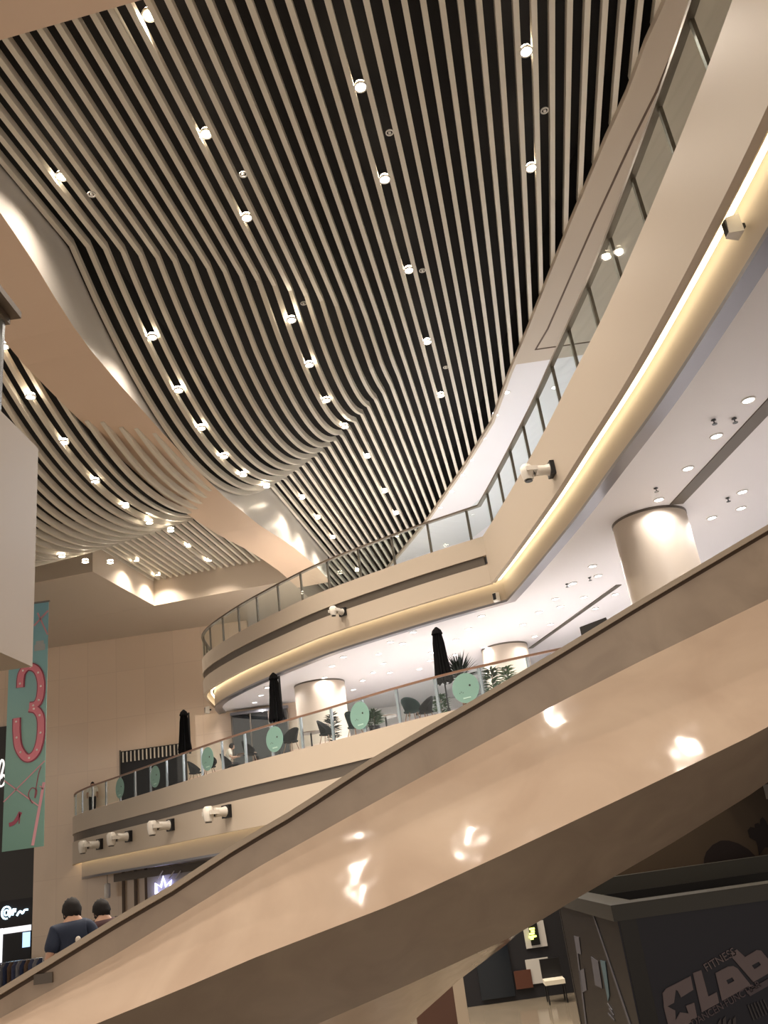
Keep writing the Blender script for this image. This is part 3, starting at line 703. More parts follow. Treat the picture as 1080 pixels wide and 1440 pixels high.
# ------------------------------------------------------------------ banner
BY = 33.0
tr, br, bl = ony(73, 858, BY), ony(60, 1190, BY), ony(3, 1187, BY)
x0, x1, z0, z1 = bl.x, br.x + .03, br.z, 12.9
def banner_mat():
    m = bpy.data.materials.new('banner_print'); m.use_nodes = True; nt = m.node_tree; b = nt.nodes['Principled BSDF']; b.inputs['Roughness'].default_value = .6
    tc = nt.nodes.new('ShaderNodeTexCoord'); s = nt.nodes.new('ShaderNodeSeparateXYZ'); mr = nt.nodes.new('ShaderNodeMapRange'); r = nt.nodes.new('ShaderNodeValToRGB')
    mr.inputs['From Min'].default_value = z0; mr.inputs['From Max'].default_value = z1
    r.color_ramp.elements[0].color = (.17, .33, .28, 1); r.color_ramp.elements[1].color = (.24, .50, .62, 1)
    e = r.color_ramp.elements.new(.45); e.color = (.32, .56, .52, 1)
    nt.links.new(tc.outputs['Object'], s.inputs[0]); nt.links.new(s.outputs['Z'], mr.inputs['Value']); nt.links.new(mr.outputs[0], r.inputs['Fac']); nt.links.new(r.outputs[0], b.inputs['Base Color']); return m
ban = thing('banner', 'tall hanging mint and blue banner with a big pink 3', 'banner')
MB().box((x0, BY, z0), (x1, BY + .04, z1)).build('cloth', banner_mat(), ban)
MB().box((x0 - .05, BY - .02, z1), (x1 + .05, BY + .06, z1 + .08)).build('top_bar', STEEL, ban)
MB().tube([((x0 + x1) / 2, BY + .02, z1 + .05), ((x0 + x1) / 2, BY + .02, 16.2)], .015, 6).build('cord', BLACKM, ban)
PINK = mat('marquee_pink', (.80, .26, .33), .5); PINKD = mat('marquee_edge', (.36, .07, .12), .5); PINKL = mat('pale_pink_line', (.72, .36, .42), .6)
BULB = mat('marquee_bulb_print', (1, .85, .85), .5)
def stroke(mb, pts, w, y, th=.02):
    P = [Vector((p[0], 0, p[1])) for p in pts]; L = []; R = []
    for i, p in enumerate(P):
        t = (P[min(i + 1, len(P) - 1)] - P[max(i - 1, 0)]).normalized(); n = Vector((-t.z, 0, t.x)); L.append(p + n * w); R.append(p - n * w)
    vs = [];
    for a, b in zip(L, R): vs += [(a.x, y, a.z), (b.x, y, b.z), (b.x, y - th, b.z), (a.x, y - th, a.z)]
    n = len(P); mb.add(vs, [[0, 1, 2, 3], [4 * n - 1, 4 * n - 2, 4 * n - 3, 4 * n - 4]] + [[4 * i + k, 4 * i + (k + 1) % 4, 4 * i + 4 + (k + 1) % 4, 4 * i + 4 + k] for i in range(n - 1) for k in range(4)])
def bp(px, py): q = ony(px, py, BY); return (q.x, q.z)
three = smooth([bp(29, 967), bp(31, 948), bp(40, 938), bp(52, 942), bp(58, 958), bp(57, 980), bp(51, 991), bp(42, 993)], 6)
three2 = smooth([bp(42, 996), bp(52, 999), bp(58, 1012), bp(57, 1040), bp(50, 1060), bp(38, 1066), bp(27, 1052), bp(24, 1030), bp(24, 1010)], 6)
m = MB(); stroke(m, three, .17, BY - .01, .03); stroke(m, three2, .17, BY - .009, .03); o3 = m.build('number_3', PINKD, ban)
m = MB(); stroke(m, three, .125, BY - .045, .02); stroke(m, three2, .125, BY - .044, .02); m.build('number_3_face', PINK, ban)
for P in (three[2::6], three2[4::6]):
    for p in P: MB().ball((p[0], BY - .075, p[1]), .045, .02, .045, 8, 5).build('bulb_print', BULB, ban)
m = MB()
for a, b, w in [((48, 880), (73, 858), .06), ((53, 862), (71, 892), .05), ((4, 1128), (63, 1070), .035), ((6, 1098), (54, 1133), .035), ((62, 1100), (46, 1189), .09), ((61, 1110), (56, 1105), .03)]:
    A, B = bp(*a), bp(*b); A = (max(x0, min(x1, A[0])), A[1]); B = (max(x0, min(x1, B[0])), B[1]); m = MB(); stroke(m, [A, B], w * .6, BY - .005, .012); m.build('pink_line', PINKL, ban)
m = MB(); stroke(m, smooth([bp(13, 1160), bp(20, 1157), bp(25, 1150), bp(29, 1142)], 4), .07, BY - .005, .015); stroke(m, [bp(28, 1144), bp(27, 1158)], .02, BY - .005, .015); m.build('shoe_print', PINKD, ban)
m = MB(); q = bp(56, 908); m.box((q[0] - .22, BY - .02, q[1] - .2), (q[0] + .22, BY - .005, q[1] + .05)); m.box((q[0] - .16, BY - .02, q[1] + .05), (q[0] + .16, BY - .005, q[1] + .2)); m.build('cake_print', mat('cake_print', (.45, .48, .5), .7), ban)
m = MB(); stroke(m, smooth([bp(46, 1130), bp(40, 1118), bp(45, 1108), bp(52, 1112), bp(49, 1122), bp(54, 1090), bp(58, 1078)], 4), .015, BY - .005, .012); m.build('scribble_print', PINKD, ban)

# ------------------------------------------------------------------ dark shop at far left
FY = WY + .25
q = ony(8, 1022, FY)
fac = thing('shopfront', 'tall black shop facade at the left edge beside the marble wall', 'shopfront')
MB().box((-34, FY - .15, ony(43, 1262, FY).z - .05), (wl - .02, FY, q.z)).build('upper_facade', CHARC, fac)
sz = ony(43, 1262, FY).z; sb = ony(43, 1300, FY).z
MB().box((-34, FY - .2, sb), (wl - .02, FY - .01, sz)).build('sign_band', DEEP, fac)
WLIT = mat('lit_white_frame', (.8, .8, .8), .5, emit=(.95, .95, 1), es=.9); SIGNL = mat('lit_sign', (.7, .9, 1), .5, emit=(.6, .85, 1), es=2.2)
SCR = mat('lit_script_sign', (1, 1, 1), .5, emit=(1, .95, .9), es=.9)
MB().box((-30, FY - .2, sb - .25), (wl - .1, FY - .12, sb)).box((ony(3, 1340, FY).x - .1, FY - .2, FZ), (ony(3, 1340, FY).x + .08, FY - .12, sb)).build('lit_frame', WLIT, fac)
MB().box((-30, FY - .15, FZ), (wl - .1, FY - .02, sb)).build('interior', DEEP, fac)
MB().box((ony(34, 1330, FY).x, FY - .2, ony(34, 1332, FY).z), (wl - .12, FY - .16, sb - .3)).build('lit_panel', mat('lit_blue_panel', (.5, .7, 1), .5, emit=(.45, .7, 1), es=1.2), fac)
m = MB(); c = ony(12, 1283, FY)
def ringpts(c, r, a0, a1, n=14): return [(c.x + r * math.cos(a0 + (a1 - a0) * i / n), c.z + r * 1.2 * math.sin(a0 + (a1 - a0) * i / n)) for i in range(n + 1)]
stroke(m, ringpts(c, .22, -.9, 5.0), .035, FY - .2, .05); stroke(m, ringpts(c, .10, 0, 6.28), .03, FY - .2, .05); stroke(m, [(c.x + .11, c.z + .1), (c.x + .13, c.z - .12), (c.x + .2, c.z - .1)], .03, FY - .2, .05)
c2 = ony(21, 1282, FY); stroke(m, [(c2.x, c2.z - .15), (c2.x + .03, c2.z + .14), (c2.x + .13, c2.z + .12), (c2.x + .12, c2.z), (c2.x + .02, c2.z)], .035, FY - .2, .05)
c3 = ony(34, 1283, FY); stroke(m, smooth([(c3.x - .25, c3.z - .1), (c3.x - .1, c3.z + .08), (c3.x + .02, c3.z - .03), (c3.x + .12, c3.z + .1), (c3.x + .28, c3.z + .1)], 4), .04, FY - .2, .05)
m.build('lit_sign', SIGNL, fac)
m = MB(); q = ony(3, 1095, FY); stroke(m, smooth([(q.x - .5, q.z - .3), (q.x - .1, q.z - .2), (q.x + .15, q.z + .6), (q.x + .05, q.z + .9), (q.x - .08, q.z + .5), (q.x - .05, q.z - .3), (q.x + .15, q.z - .35), (q.x + .28, q.z - .05), (q.x + .15, q.z + .15), (q.x + .05, q.z)], 5), .04, FY - .18, .05); m.build('script_sign', SCR, fac)

q0 = ony(20, 1375, FY - 1.2); rack = thing('clothes_rack', 'rack of hanging blue and brown clothes in front of the left shop', 'clothes rack', (q0.x, FY - 1.2, FZ))
rz_ = ony(20, 1352, FY - 1.2).z - FZ
MB().tube([(-1.2, 0, 0), (-1.2, 0, rz_), (1.3, 0, rz_), (1.3, 0, 0)], .03, 8).build('frame', STEEL, rack)
for i in range(13):
    gx = -1.1 + i * .19; g = mat('garment_%d' % (i % 4), [(.05, .07, .16), (.20, .13, .09), (.10, .12, .22), (.30, .30, .34)][i % 4], .8)
    MB().add([(gx - .03, -.05, rz_), (gx + .03, .05, rz_), (gx + .08, .28, rz_ - .2), (gx + .1, .25, rz_ - 1.1), (gx - .05, -.25, rz_ - 1.15), (gx - .06, -.28, rz_ - .2), (gx + .07, .0, rz_ - .6)],
             [[0, 1, 6], [1, 2, 6], [2, 3, 6], [3, 4, 6], [4, 5, 6], [5, 0, 6], [0, 5, 4, 3, 2, 1]]).build('garment', g, rack)
# ground floor under the cafe balcony
t = thing('shopfront', 'pale shopfront with thin dark mullions behind the two people', 'shopfront')
GY = 42.8
for px in (173, 190, 205):
    q = ony(px, 1240, GY); MB().box((q.x - .06, GY, FZ), (q.x + .06, GY + .1, 2.3)).build('mullion', CAPLINE, t)
q0 = ony(205, 1240, GY)
MB().box((q0.x, GY + .02, FZ), (-2, GY + .12, 2.0)).build('glazing', mat('pale_glazing', (.45, .42, .42), .2), t)
MB().box((q0.x - 1.5, GY - .1, 1.9), (-2, GY + .1, 2.25)).build('lintel', BAND, t)
m = MB(); q = ony(230, 1246, GY - .1)
stroke(m, [(q.x - .35, q.z - .3), (q.x - .35, q.z + .15), (q.x - .12, q.z - .02), (q.x, q.z + .4), (q.x + .12, q.z - .02), (q.x + .35, q.z + .2), (q.x + .3, q.z - .25), (q.x - .35, q.z - .3)], .06, GY - .1, .05)
m.build('crown_sign', mat('lit_crown', (.6, .6, 1), .5, emit=(.6, .62, 1), es=3), t)
for px in (222, 238, 247): 
    q = ony(px, 1232, GY - .2); MB().tube([(q.x, GY - .2, q.z - .1), (q.x + .25, GY - .2, q.z + .2)], .03, 6).build('spot_rail', RINGM, t)
q = onz(151, 1256, 1.9)
q = ony(151, 1250, 42.2); t = thing('pendant_lamp', 'small white hanging lamp under the cafe balcony left end', 'lamp', (q.x, 42.2, q.z))
MB().lathe([(.10, -.4), (.14, -.35), (.14, .2), (.05, .25)], n=14).build('shade', RINGM, t); MB().tube([(0, 0, .2), (0, 0, 2.3 - q.z)], .012, 6).build('cord', BLACKM, t)

# ------------------------------------------------------------------ ground floor under the ramp: dark shop, column
SY = 25.0
xl, xr = ony(648, 1400, SY).x, ony(830, 1400, SY).x
t = thing('shopfront', 'dark ground floor shop seen below the ramp with yellow lit sign', 'shopfront')
MB().box((xl, SY, FZ), (xr, SY + .3, 3.4)).build('wall', DEEP, t)
def panel(pa, pb, y, name, mt, th=.04):
    a, b = ony(*pa, y), ony(*pb, y); return MB().box((min(a.x, b.x), y - th, min(a.z, b.z)), (max(a.x, b.x), y, max(a.z, b.z))).build(name, mt, t)
LITP = mat('dim_lit_panel', (.5, .47, .42), .5, emit=(.6, .55, .48), es=.12)
panel((734, 1298), (770, 1330), SY - .01, 'upper_window', LITP); panel((738, 1350), (776, 1380), SY - .01, 'lower_window', LITP)
panel((742, 1298), (760, 1328), SY - .06, 'sign_board', BLACKM)
m = MB()
for i, (py, w) in enumerate([(1306, .07), (1309.5, .05), (1313, .07), (1317, .10), (1320, .04)]):
    q = ony(748 + (i % 2), py, SY - .12); m.box((q.x - w, SY - .14, q.z - .022), (q.x + w, SY - .12, q.z + .022))
m.build('lit_sign', mat('lit_yellow', (1, 1, .3), .5, emit=(.85, 1, .15), es=3), t)
panel((722, 1366), (750, 1388), SY - .05, 'counter', mat('red_brown_wood', (.10, .035, .02), .5))
panel((660, 1290), (725, 1400), SY - .03, 'dark_glass', mat('blue_black_glass', (.008, .013, .02), .15))
q = ony(740, 1395, SY - 1.2)
t2 = thing('dining_chair', 'white padded chair in front of the dark ground floor shop', 'chair', (ony(778, 1375, SY - 1).x, SY - 1, FZ))
WP = mat('white_pad', (.8, .75, .62), .5)
MB().box((-.25, -.25, .42), (.25, .25, .52)).build('seat', WP, t2); MB().box((-.25, .2, .52), (.25, .26, .95)).build('backrest', BLACKM, t2)
for sx in (-1, 1):
    for sy in (-1, 1): MB().tube([(sx * .22, sy * .22, .42), (sx * .22, sy * .22, 0)], .02, 6).build('leg', BLACKM, t2)
q = ony(622, 1420, 20.0)
t = thing('column', 'square dark red-brown column under the ramp', 'column', (q.x, 20.0, FZ))
MB().box((-.55, 0, 0), (.28, .7, 2.2)).build('shaft', mat('dark_red_stone', (.10, .045, .03), .3), t); MB().box((.28, -.03, 0), (.52, .7, 2.2)).build('edge_trim', CAP, t)

# ------------------------------------------------------------------ advertising kiosk
KY = 11.75
kc = ony(868, 1295, KY); kx = kc.x; kz = ony(865, 1272, KY).z; kb = kc.z
kl = ony(786, 1268, 15.2).x
NAVY = mat('navy_print', (.010, .011, .026), .45); DKP = mat('dark_print', (.009, .008, .008), .4); RIM = mat('kiosk_rim', (.045, .043, .036), .4)
kio = thing('advertising_kiosk', 'big dark advertising kiosk with CLab lettering, lower right', 'kiosk')
far_y = 15.4; kr = kx + 4.6
MB().hexa([(kx, KY), (kr, KY), (kr, KY + .1), (kx + .1, KY + .1)], FZ, kb).build('front_panel', NAVY, kio)
MB().hexa([(kx, KY), (kx + .1, KY + .1), (kl + .1, far_y), (kl, far_y)], FZ, kb).build('side_panel', DKP, kio)
MB().hexa([(kl, far_y), (kr, far_y), (kr, far_y - .1), (kl, far_y - .1)], FZ, kb + .05).build('back_panel', DKP, kio)
MB().hexa([(kx + .1, KY + .1), (kr, KY + .1), (kr, far_y - .1), (kl + .1, far_y - .1)], kb - 1.3, kb - 1.25).build('inner_deck', DEEP, kio)
m = MB(); m.hexa([(kx - .05, KY - .05), (kr, KY - .05), (kr, KY + .35), (kx + .28, KY + .35)], kb, kz); m.hexa([(kx - .05, KY - .05), (kx + .28, KY + .35), (kl + .3, far_y), (kl - .05, far_y)], kb, kz)
m.build('top_rim', RIM, kio)
fb = ony(985, 1216, 15.35).z
MB().box((kl + .3, far_y - .05, kb), (kr, far_y + .1, fb)).build('rear_rim', RIM, kio)
# side print: pale streaks
PR = mat('pale_streak_print', (.10, .10, .12), .5); PRB = mat('blue_streak_print', (.08, .14, .17), .5)
m = MB(); sd = Vector((kl - kx, far_y - KY, 0)).normalized(); sn = Vector((-1, 0, 0))
def sidept(px, py):                                           # on the side plane
    d = ray(px, py); n = Vector((-sd.y, sd.x, 0)); return EYE + d * ((Vector((kx, KY, 0)) - EYE).dot(n) / d.dot(n)) + n * .012
for mi, quad in [(0, [(808, 1316), (815, 1318), (818, 1342), (812, 1340)]), (0, [(832, 1345), (842, 1352), (848, 1390), (838, 1385)]), (1, [(845, 1350), (852, 1352), (858, 1400), (856, 1408)]), (0, [(815, 1365), (822, 1362), (826, 1392), (820, 1396)]),
                 (0, [(833, 1283), (834.5, 1283), (888, 1440), (885.5, 1440)]), (0, [(812, 1340), (813.5, 1340), (826, 1440), (824, 1440)]), (0, [(855, 1410), (862, 1420), (862, 1422), (855, 1412)]), (0, [(857, 1417), (864, 1427), (864, 1429), (857, 1419)]), (0, [(856, 1424), (865, 1434), (865, 1436), (856, 1426)])]:
    m = MB(); P = [sidept(*p) for p in quad]; n_ = Vector((-sd.y, sd.x, 0)) * .008; m.add(P + [p - n_ * 1 for p in P], [[0, 1, 2, 3], [4, 5, 6, 7], [0, 1, 5, 4], [1, 2, 6, 5], [2, 3, 7, 6], [3, 0, 4, 7]]); m.build('streak_print', [PR, PRB][mi], kio)
# dark photographic border on the front, then the lettering
q0, q1 = ony(896, 1300, KY), ony(905, 1300, KY)
MB().box((kx + .02, KY - .008, FZ), (q0.x, KY, kb)).build('border_print', DKP, kio)
LET = mat('pale_lettering', (.21, .17, .185), .6)
th = math.radians(17)
def fpt(px, py): q = ony(px, py, KY - .012); return (q.x, KY - .012, q.z)
def poly_px(mb, pts): 
    P = [fpt(*p) for p in pts]; n = len(P); B = [(p[0], p[1] - .012, p[2]) for p in P]
    mb.add(P + B, [list(range(n)), list(range(n, 2 * n))[::-1]] + [[i, (i + 1) % n, n + (i + 1) % n, n + i] for i in range(n)])
def tri(mb, outer, holes=()):
    bm = bmesh.new(); es = []
    for lp in [outer] + list(holes):
        vs = [bm.verts.new(fpt(*p)) for p in lp]; es += [bm.edges.new((vs[i], vs[(i + 1) % len(vs)])) for i in range(len(vs))]
    bmesh.ops.triangle_fill(bm, use_beauty=True, use_dissolve=False, edges=es)
    bm.verts.index_update(); V_ = [tuple(v.co) for v in bm.verts]; Fc = [[v.index for v in f.verts] for f in bm.faces]; bm.free()
    mb.add(V_, Fc); mb.add([(v[0], v[1] - .012, v[2]) for v in V_], Fc)
def zp(x, y): return (900 + x / 6.0, 1310 + y / 6.0)
star = []; sc_ = (322, 628)
for i in range(10):
    r = (100 if i % 2 == 0 else 42); a = -math.pi / 2 - .25 + i * math.pi / 5; star.append(zp(sc_[0] + r * math.cos(a) * .95, sc_[1] + r * math.sin(a) * 1.25))
m = MB(); tri(m, [zp(*p) for p in [(190, 520), (220, 480), (425, 375), (448, 490), (345, 555), (318, 500), (300, 490), (285, 600), (230, 630), (295, 665), (300, 750), (335, 680), (408, 690), (385, 625), (455, 600), (480, 720), (380, 800), (240, 800), (200, 640)]]); m.build('letter_c', LET, kio)
m = MB(); tri(m, [zp(*p) for p in [(445, 350), (515, 325), (575, 548), (645, 510), (665, 600), (520, 680)]]); m.build('letter_l', LET, kio)
m = MB(); tri(m, [zp(*p) for p in [(635, 350), (740, 295), (785, 290), (820, 310), (940, 460), (860, 490), (690, 585)]], [[zp(*p) for p in [(725, 410), (775, 385), (795, 415), (742, 445)]]]); m.build('letter_a', LET, kio)
m = MB(); tri(m, [zp(*p) for p in [(750, 190), (815, 150), (885, 215), (985, 155), (1020, 160), (1110, 270), (1110, 335), (955, 425)]], [[zp(*p) for p in [(940, 285), (1000, 252), (1020, 280), (965, 318)]]]); m.build('letter_b', LET, kio)
def text(s, px, py, size, ang, mt, par, y, name, sq=.0):
    c = bpy.data.curves.new(name, 'FONT'); c.body = s; c.size = size; c.extrude = .004; c.align_x = 'LEFT'; c.shear = sq
    o = bpy.data.objects.new(name, c); COL.objects.link(o); dg = bpy.context.evaluated_depsgraph_get(); me = bpy.data.meshes.new_from_object(o.evaluated_get(dg)); bpy.data.objects.remove(o)
    q = ony(px, py, y); ob = bpy.data.objects.new(name, me); COL.objects.link(ob); me.materials.clear(); me.materials.append(mt)
    ob.matrix_world = Matrix.Translation(q) @ Matrix.Rotation(ang, 4, 'Y') @ Matrix.Rotation(math.pi / 2, 4, 'X'); mw = ob.matrix_world.copy()
    ob.parent = par; ob.matrix_world = mw; return ob
a17 = -math.radians(19)
text('FITNESS', 993.5, 1367, .125, a17, LET, kio, KY - .02, 'fitness_lettering')
text('DANCEN·FUNCTIAR', 975, 1444, .105, a17, mat('dim_lettering', (.14, .11, .13), .6), kio, KY - .02, 'small_lettering')
FIG = mat('grey_figures', (.075, .07, .08), .6)
for i in range(6): x = 905 + i * 26; m = MB(); poly_px(m, [zp(x, 620 - i * 9), zp(x + 9, 616 - i * 9), zp(x + 60, 745 - i * 12), zp(x + 50, 750 - i * 12)]); m.build('figure_print', FIG, kio)
for i in range(4): x = 655 + i * 42; m = MB(); poly_px(m, [zp(x, 770 - (i % 2) * 30), zp(x + 22, 730 - (i % 2) * 20), zp(x + 30, 800), zp(x, 800)]); m.build('figure_print', FIG, kio)
pb = [zp(*p) for p in [(900, 500), (1110, 380), (1110, 440), (925, 545)]]; m = MB(); poly_px(m, pb); m.build('underline_print', mat('dim_band', (.12, .10, .12), .6), kio)

# poster wall behind the kiosk, with a brown ball and a glove
PY = 17.0
a = ony(840, 1250, PY); t = thing('poster_wall', 'dim brown poster with an oval ball and a glove behind the kiosk', 'poster')
MB().box((a.x - .6, PY, FZ), (a.x + 9, PY + .2, 4.2)).build('board', mat('brown_poster', (.075, .050, .030), .6), t)
q = ony(1022, 1225, PY)
m = MB(); vs = []; rx_, rz_ = .60, .66
BALL = mat('ball_print', (.012, .005, .005), .6)
def flat(mb, pts, y, th=.01):
    n = len(pts); mb.add([(p[0], y, p[1]) for p in pts] + [(p[0], y - th, p[1]) for p in pts], [list(range(n)), list(range(n, 2 * n))[::-1]] + [[i, (i + 1) % n, n + (i + 1) % n, n + i] for i in range(n)])
flat(m, [(ony(px, py, PY).x, ony(px, py, PY).z) for px, py in [(989, 1225), (990, 1207), (993, 1198), (1002, 1188), (1013, 1182), (1025, 1182), (1038, 1186), (1052, 1194), (1062, 1204), (1072, 1216), (1078, 1228), (1070, 1240), (1000, 1240)]], PY - .002); m.build('ball_print', BALL, t)
m = MB(); G = lambda L: [(ony(px, py, PY).x, ony(px, py, PY).z) for px, py in L]
bm_pts = [G([(1051, 1168), (1056, 1163), (1061, 1164), (1061, 1158), (1067, 1157), (1068, 1152), (1072, 1148), (1077, 1156), (1082, 1160)])]
tri_pts = [(1051, 1168), (1055, 1163), (1061, 1164), (1061, 1159), (1066, 1157), (1068, 1160), (1069, 1152), (1072, 1149), (1077, 1155), (1079, 1160), (1095, 1158), (1100, 1190), (1075, 1192), (1067, 1203), (1065, 1190), (1063, 1183), (1054, 1178)]
bm = bmesh.new(); vv = [bm.verts.new((ony(px, py, PY).x, PY - .006, ony(px, py, PY).z)) for px, py in tri_pts]
ee = [bm.edges.new((vv[i], vv[(i + 1) % len(vv)])) for i in range(len(vv))]; bmesh.ops.triangle_fill(bm, use_beauty=True, use_dissolve=False, edges=ee)
bm.verts.index_update(); V_ = [tuple(v_.co) for v_ in bm.verts]; Fc = [[v_.index for v_ in f.verts] for f in bm.faces]; bm.free()
m.add(V_, Fc); m.add([(v_[0], v_[1] - .01, v_[2]) for v_ in V_], Fc)
m.build('glove_print', BALL, t)
m = MB(); flat(m, G([(1072, 1104), (1095, 1100), (1095, 1122), (1077, 1124)]), PY - .02, .02); m.build('white_note', mat('pale_note', (.35, .32, .29), .6), t)

# ------------------------------------------------------------------ people
SKIN = mat('skin', (.50, .30, .21), .5); HAIR = mat('black_hair', (.008, .006, .006), .85)
def skinned(name, verts, edges, radii, m_, parent, sub=2, root=0):
    me = bpy.data.meshes.new(name); me.from_pydata(verts, edges, []); o = bpy.data.objects.new(name, me); COL.objects.link(o)
    o.modifiers.new('skin', 'SKIN'); o.modifiers['skin'].use_smooth_shade = True; s = o.modifiers.new('sub', 'SUBSURF'); s.levels = sub; s.render_levels = sub
    for i, r in enumerate(radii):
        sv = me.skin_vertices[0].data[i]; sv.radius = r if isinstance(r, tuple) else (r, r); sv.use_root = (i == root)
    dg = bpy.context.evaluated_depsgraph_get(); dg.update(); me2 = bpy.data.meshes.new_from_object(o.evaluated_get(dg)); bpy.data.objects.remove(o)
    ob = bpy.data.objects.new(name, me2); COL.objects.link(ob); me2.materials.clear(); me2.materials.append(m_); ob.parent = parent
    for p in me2.polygons: p.use_smooth = True
    return ob
def person(loc, rz, lab, shirt, trousers, pose='stand', head_turn=0, lean=0, H=1.70, hair=HAIR):
    t = thing('person', lab, 'person', loc, rz); s = H / 1.70                      # local +y is forward
    S = lambda L: [tuple(c * s for c in v) for v in L]
    if pose == 'stand':
        hip, kneeL, kneeR, footL, footR = (0, 0, .92), (-.10, .02, .50), (.10, .0, .50), (-.11, -.03, .07), (.11, -.05, .07)
        toeL, toeR = (-.12, .12, .04), (.12, .10, .04)
        elbL, elbR, wrL, wrR = (-.26, -.05, 1.12), (.26, -.05, 1.12), (-.25, .16, .98), (.25, .16, .98)
        dz = 0
    else:
        hip, kneeL, kneeR, footL, footR = (0, 0, .52), (-.12, .42, .52), (.12, .42, .50), (-.12, .42, .08), (.12, .40, .08)
        toeL, toeR = (-.12, .58, .04), (.12, .56, .04)
        elbL, elbR, wrL, wrR = (-.26, .10, .74), (.26, .10, .74), (-.16, .34, .76), (.14, .34, .76)
        dz = -.40
    l = lean
    chest, neck, nt = (0, .02 + l * .6, 1.28 + dz), (0, .0 + l, 1.45 + dz), (0, .03 + l * 1.2, 1.53 + dz)
    shL, shR = (-.17, l, 1.40 + dz), (.17, l, 1.40 + dz)
    body = [hip, (0, 0, 1.08 + dz), chest, neck, nt, (0, .05 + l * 1.3, 1.55 + dz), shL, elbL, wrL, shR, elbR, wrR, (-.10, 0, hip[2] - .05), kneeL, footL, toeL, (.10, 0, hip[2] - .05), kneeR, footR, toeR]
    E_ = [(0, 1), (1, 2), (2, 3), (3, 4), (4, 5), (3, 6), (6, 7), (7, 8), (3, 9), (9, 10), (10, 11), (0, 12), (12, 13), (13, 14), (14, 15), (0, 16), (16, 17), (17, 18), (18, 19)]
    R_ = [(.14, .10), (.13, .09), (.15, .10), .06, .052, .06, .055, .042, .028, .055, .042, .028, .085, .06, .042, .035, .085, .06, .042, .035]
    vs = list(body); ed = list(E_); rr = list(R_)
    for w, sg in ((8, -1), (11, 1)):                                            # palms, fingers and thumb
        wx, wy, wz = vs[w]; d = (Vector(vs[w]) - Vector(vs[w - 1])).normalized(); side = d.cross(Vector((0, 0, 1))).normalized(); dn = side.cross(d)
        palm = Vector(vs[w]) + d * .07; ip = len(vs); vs.append(tuple(palm)); ed.append((w, ip)); rr.append((.034, .018))
        for f, L in zip((-1.5, -.5, .5, 1.5), (.065, .075, .07, .055)):
            b = palm + side * f * .017 + d * .02; i0 = len(vs); vs += [tuple(b), tuple(b + d * L * .55 - dn * .004), tuple(b + d * L * .85 - dn * .03)]; ed += [(ip, i0), (i0, i0 + 1), (i0 + 1, i0 + 2)]; rr += [.009, .0085, .007]
        b = palm - d * .03 - side * sg * .035; i0 = len(vs); vs += [tuple(b), tuple(b + d * .035 - side * sg * .02)]; ed += [(ip, i0), (i0, i0 + 1)]; rr += [.011, .009]
    skinned('body', S(vs), ed, [tuple(x * s for x in r) if isinstance(r, tuple) else r * s for r in rr], SKIN, t)
    # head
    hc = Vector((0, .08 + l * 1.4, 1.555 + dz)) * s; ca, sa = math.cos(head_turn), math.sin(head_turn)
    hd = bpy.data.objects.new('head', None)
    m = MB(); m.ball((0, 0, 0), .075 * s, .095 * s, .118 * s, 20, 14, lambda d: 1 - .12 * max(0, -d.z) * (1 - max(0, d.y) * .5))
    m.ball((0, .095 * s, -.015 * s), .014 * s, .02 * s, .024 * s, 8, 6)
    for sx in (-1, 1): m.ball((sx * .077 * s, -.005, -.01 * s), .012 * s, .02 * s, .032 * s, 8, 6)
    m.mi = 1
    for sx in (-1, 1): m.ball((sx * .028 * s, .084 * s, .012 * s), .013 * s, .008 * s, .008 * s, 8, 5)
    m.mi = 2; m.ball((0, .086 * s, -.055 * s), .024 * s, .008 * s, .007 * s, 8, 5)
    h = m.build('head', [SKIN, HAIR, mat('lips', (.40, .16, .13), .5)], t); h.location = hc; h.rotation_euler = (math.radians(-16), 0, head_turn)
    m = MB()
    def hf(d): return 1.02 + .05 * math.sin(13 * d.x + 7 * d.z) * math.sin(11 * d.y + 3) + .03 * math.sin(23 * d.z + 9 * d.y) 
    vs0 = len(m.v); m.ball((0, -.012 * s, .022 * s), .088 * s, .104 * s, .118 * s, 22, 16, hf)
    keep = [f for f in m.f if not any((m.v[i][1] > .045 * s and m.v[i][2] < .055 * s) or m.v[i][2] < -.075 * s for i in f)]
    m.f = keep; m.m = [0] * len(keep); m.sm = [True] * len(keep); hh = m.build('hair', hair, h)
    so = hh.modifiers.new('t', 'SOLIDIFY'); so.thickness = .012; so.offset = 0
    # clothes
    cl = [hip, (0, 0, 1.08 + dz), (0, .02 + l * .6, 1.28 + dz), (0, l, 1.44 + dz), shL, tuple((Vector(shL) + (Vector(elbL) - Vector(shL)) * .75)), shR, tuple((Vector(shR) + (Vector(elbR) - Vector(shR)) * .75))]
    cl[0] = (0, 0, hip[2] + .03 - .04)
    skinned('shirt', S(cl), [(0, 1), (1, 2), (2, 3), (3, 4), (4, 5), (3, 6), (6, 7)], [tuple(x * s for x in r) for r in [(.175, .13), (.17, .125), (.185, .13), (.10, .085), (.088, .088), (.078, .078), (.082, .082), (.078, .078)]], shirt, t)
    tr_ = [hip, (-.10, 0, hip[2] - .05), kneeL, tuple(Vector(footL) + Vector((0, 0, .05))), (.10, 0, hip[2] - .05), kneeR, tuple(Vector(footR) + Vector((0, 0, .05)))]
    skinned('trousers', S(tr_), [(0, 1), (1, 2), (2, 3), (0, 4), (4, 5), (5, 6)], [x * s for x in [.13, .10, .078, .065, .10, .078, .065]], trousers, t)
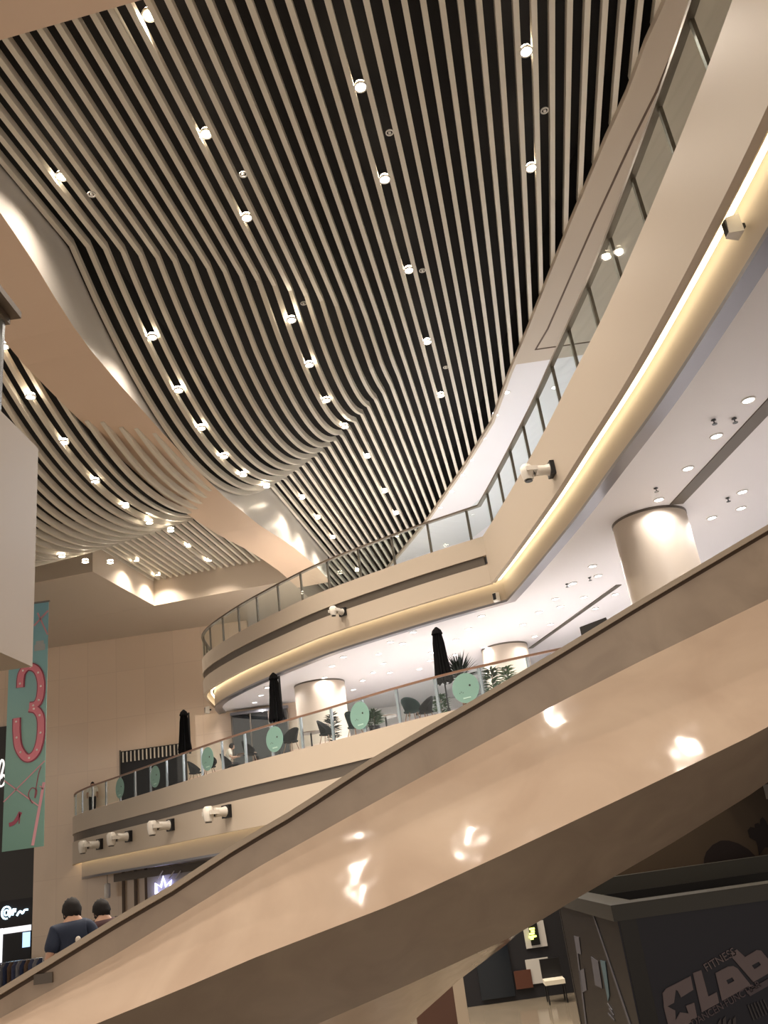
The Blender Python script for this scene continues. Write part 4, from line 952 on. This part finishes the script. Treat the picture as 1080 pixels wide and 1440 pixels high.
    for f, toe in ((footL, toeL), (footR, toeR)):
        a, b = Vector(f) * s, Vector(toe) * s; m = MB(); m.tube([a + Vector((0, -.05, -.02)), a + Vector((0, .02, -.005)), b + Vector((0, .04, -.005))], .05, 10, radii=[.04 * s, .052 * s, .035 * s]); m.build('shoe', BLACKM, t)
    return t
NAVYT = mat('navy_tshirt', (.016, .026, .055), .8); MAROON = mat('dark_maroon_shirt', (.045, .012, .014), .8); WSH = mat('white_shirt', (.75, .70, .62), .8); TRD = mat('dark_trousers', (.015, .015, .018), .8)
h1, h2 = ony(107, 1284, 10.2), ony(141, 1285, 10.75)
def stepz(x): 
    k = math.floor((x + 9.5) / .3); return extrap(LA, -9.5 + .3 * k) - 1.16
P1 = person((h1.x, 10.12, stepz(h1.x)), math.radians(35), 'person in a navy t-shirt seen from behind on the ramp, left one', NAVYT, TRD, head_turn=.3, H=(h1.z + .01 - stepz(h1.x)) * 1.7 / 1.555)
q = ony(112, 1294, 10.0)
mm = MB(); mm.ball((0.02, -.135, 1.36 * P1.location.z * 0 + 1.36), .03, .012, .035, 10, 6); mm.build('back_print', WSH, P1)
P2 = person((h2.x + .04, 10.75, stepz(h2.x)), math.radians(42), 'person in a dark maroon shirt seen from behind on the ramp, right one', MAROON, TRD, head_turn=.35, H=(h2.z + .01 - stepz(h2.x)) * 1.7 / 1.555)
p = spot_on_terrace(318, 1.6); person((p.x, p.y, 4.98), math.radians(-75), 'guest in a white shirt sitting behind the glass of the cafe terrace', WSH, TRD, 'sit', lean=.08)
c = chair(318, 1.6, math.radians(-75) + math.pi, 'black shell chair the guest in white sits on', CHB)
p = spot_on_terrace(124, .9); person((p.x, p.y, 4.98), math.radians(200), 'person with dark hair behind the glass at the far left end of the terrace', WSH, TRD, H=1.62)
# thin sign frame at the far left of the terrace
q = spot_on_terrace(156, 1.9); t = thing('sign_frame', 'thin dark open frame standing at the left end of the terrace', 'frame', (q.x, q.y, 4.98))
for dx in (-.55, .55): MB().tube([(dx, 0, 0), (dx, 0, 2.1)], .018, 6).build('upright', CAPLINE, t)
MB().tube([(-.55, 0, 2.1), (.55, 0, 2.1)], .018, 6).build('crossbar', CAPLINE, t)
